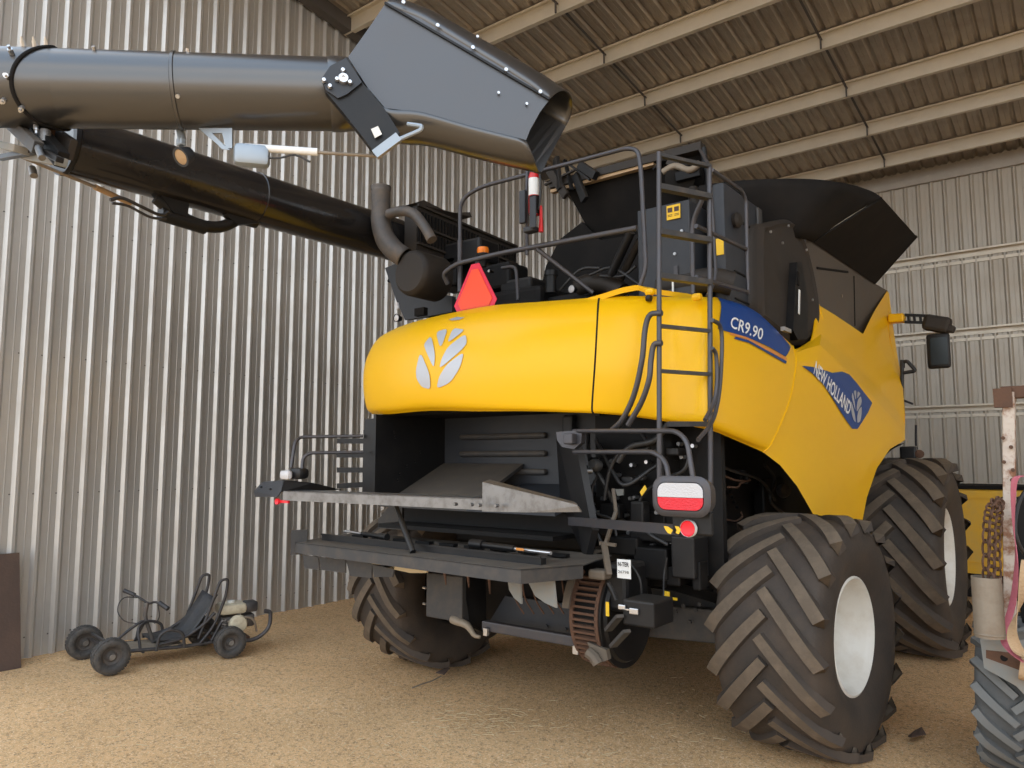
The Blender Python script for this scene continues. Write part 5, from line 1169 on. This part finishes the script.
# ------------------------------------------------------------------ fire extinguisher on the hand rail
y_ = 4.42
ext = thing('fire_extinguisher', tuple(A(535,232,y=y_)), 'small red fire extinguisher strapped to the hand rail above the hood', 'fire extinguisher')
c0, c1 = A(534,215,y=y_), A(534,170,y=y_)
mb = MB(); h_ = (c1-c0).length; mb.lathe([(0,0),(0,.035),(.01,.040),(h_*.86,.040),(h_*.95,.030),(h_,.016),(h_+.01,.016),(h_+.01,0)], c0, (0,0,1), 24); cy = mb.build('cylinder', exr, ext, smooth=40)
mb = MB(); mb.lathe([(h_*.42,.0408),(h_*.80,.0408)], c0, (0,0,1), 24); mb.build('label_band', white, cy, smooth=40)
mb = MB(); mb.lathe([(0,.042),(h_*.40,.042)], c0+V3(.004,.0,0), (0,0,1), 24); mb.build('rubber_boot', blackf, cy, smooth=40)
mb = MB(); mb.bar(c1+V3(-.05,0,.03), c1+V3(.03,0,.015), .015,.008); mb.bar(c1+V3(-.04,0,.005), c1+V3(.02,0,.008), .015,.006); mb.box(c1+V3(0,0,.01), (.025,.02,.03)); mb.build('valve_lever', steel, ext)
mb = MB(); mb.tube(curve([c1+V3(.02,0,0),c1+V3(.06,-.01,-.05),c1+V3(.065,-.01,-.2),c1+V3(.05,-.01,-.32)], 16), .008, 8); mb.build('discharge_hose', hose, ext, smooth=40)
mb = MB(); mb.tube([A(541,206,y=y_),A(541,232,y=y_)], [.010,.018], 10); mb.build('horn', exr, ext, smooth=40)
mb = MB(); mb.box(A(523,207,y=y_+.03), (.06,.03,.26), bev=.008); mb.box(A(533,212,y=y_-.05), (.06,.012,.24), bev=.01); mb.box(A(531,230,y=y_), (.10,.08,.04), bev=.01); mb.build('wall_bracket', slate, ext)
# ------------------------------------------------------------------ straw and chaff on the soil
random.seed(5); mb = MB()
for k in range(480):
    px, py = random.uniform(20,1000), random.uniform(640,790)
    p = A(px, py, z=.004)
    if p.x < -7.9: continue
    big = random.random() < .12; L_ = random.uniform(.02,.05)*(1.9 if big else 1); a = random.uniform(0,pi); d = V3(cos(a),sin(a),random.uniform(-.05,.15))
    p.z = fz(p.x, p.y)+.006; mb.bar(p-d*L_/2, p+d*L_/2, random.uniform(.002,.004)*(1.6 if big else 1), .002)
for k in range(70):
    p = A(random.gauss(485,32), random.gauss(716,7), z=.004); a = random.gauss(.3,.5); L_ = random.uniform(.03,.10); d = V3(cos(a),sin(a),.04); p.z = fz(p.x,p.y)+.006; mb.bar(p-d*L_/2, p+d*L_/2, .003,.002)
o = mb.build('straw_litter', straw); o['label'] = 'loose straw and chaff scattered over the shed floor'; o['category'] = 'straw'; o['kind'] = 'stuff'
for lab, pts in (('dark withered leaf scrap lying between the big right wheels', [(908,737),(915,733),(922,731),(926,735),(918,738),(912,741)]), ('dark twig lying on the dirt in front of the spreader', [(436,673),(445,670),(450,671),(444,675)])):
    mb = MB(); ps = [A(a,b,z=.02) for a,b in pts]; ps = [p+V3(0,0,.01*(i%3)) for i, p in enumerate(ps)]; mb.prism(ps, (0,0,.008)); o = mb.build('leaf_scrap' if 'leaf' in lab else 'twig', rustdk); o['label'] = lab; o['category'] = 'debris'
mb = MB(); mb.tube(curve([A(412,688,z=.012),A(425,683,z=.02),A(432,681,z=.012),A(441,676,z=.014)], 8), .006, 6); o = mb.build('twig', canm); o['label'] = 'pale forked twig on the dirt left of the rotary drum'; o['category'] = 'twig'
# ------------------------------------------------------------------ light
w = bpy.data.worlds.new('sky'); scn.world = w; w.use_nodes = True
N = w.node_tree.nodes; L = w.node_tree.links; bg = N['Background']
tc = N.new('ShaderNodeTexCoord'); sx = N.new('ShaderNodeSeparateXYZ'); L.new(tc.outputs['Generated'], sx.inputs[0])
ramp = N.new('ShaderNodeValToRGB'); L.new(sx.outputs['Z'], ramp.inputs['Fac']); cr_ = ramp.color_ramp
cr_.elements[0].position = 0; cr_.elements[0].color = (.86,.92,1,1); cr_.elements[1].position = .9; cr_.elements[1].color = (.50,.71,1,1)
e = cr_.elements.new(.35); e.color = (.78,.89,1,1)
cn = N.new('ShaderNodeTexNoise'); cn.inputs['Scale'].default_value = 3.2; cn.inputs['Detail'].default_value = 7; L.new(tc.outputs['Generated'], cn.inputs['Vector'])
cm = N.new('ShaderNodeMapRange'); cm.inputs['From Min'].default_value = .48; cm.inputs['From Max'].default_value = .62; L.new(cn.outputs['Fac'], cm.inputs['Value'])
mx = N.new('ShaderNodeMix'); mx.data_type = 'RGBA'; L.new(cm.outputs['Result'], mx.inputs['Factor']); L.new(ramp.outputs['Color'], mx.inputs['A']); mx.inputs['B'].default_value = (1.05,1.05,1.05,1)
L.new(mx.outputs['Result'], bg.inputs['Color']); bg.inputs['Strength'].default_value = 1.75
sl = bpy.data.lights.new('sun', 'SUN'); sl.energy = 3.6; sl.angle = R(.6); sl.color = (1, .93, .82)
so = bpy.data.objects.new('sun', sl); COL.objects.link(so)
so.rotation_euler = Vector((.30, .55, .80)).to_track_quat('Z', 'Y').to_euler()
vs = scn.view_settings; scn.display_settings.display_device = 'sRGB'
vs.view_transform = 'Standard'; vs.look = 'None'; vs.gamma = 1; vs.use_curve_mapping = False; vs.exposure = .42
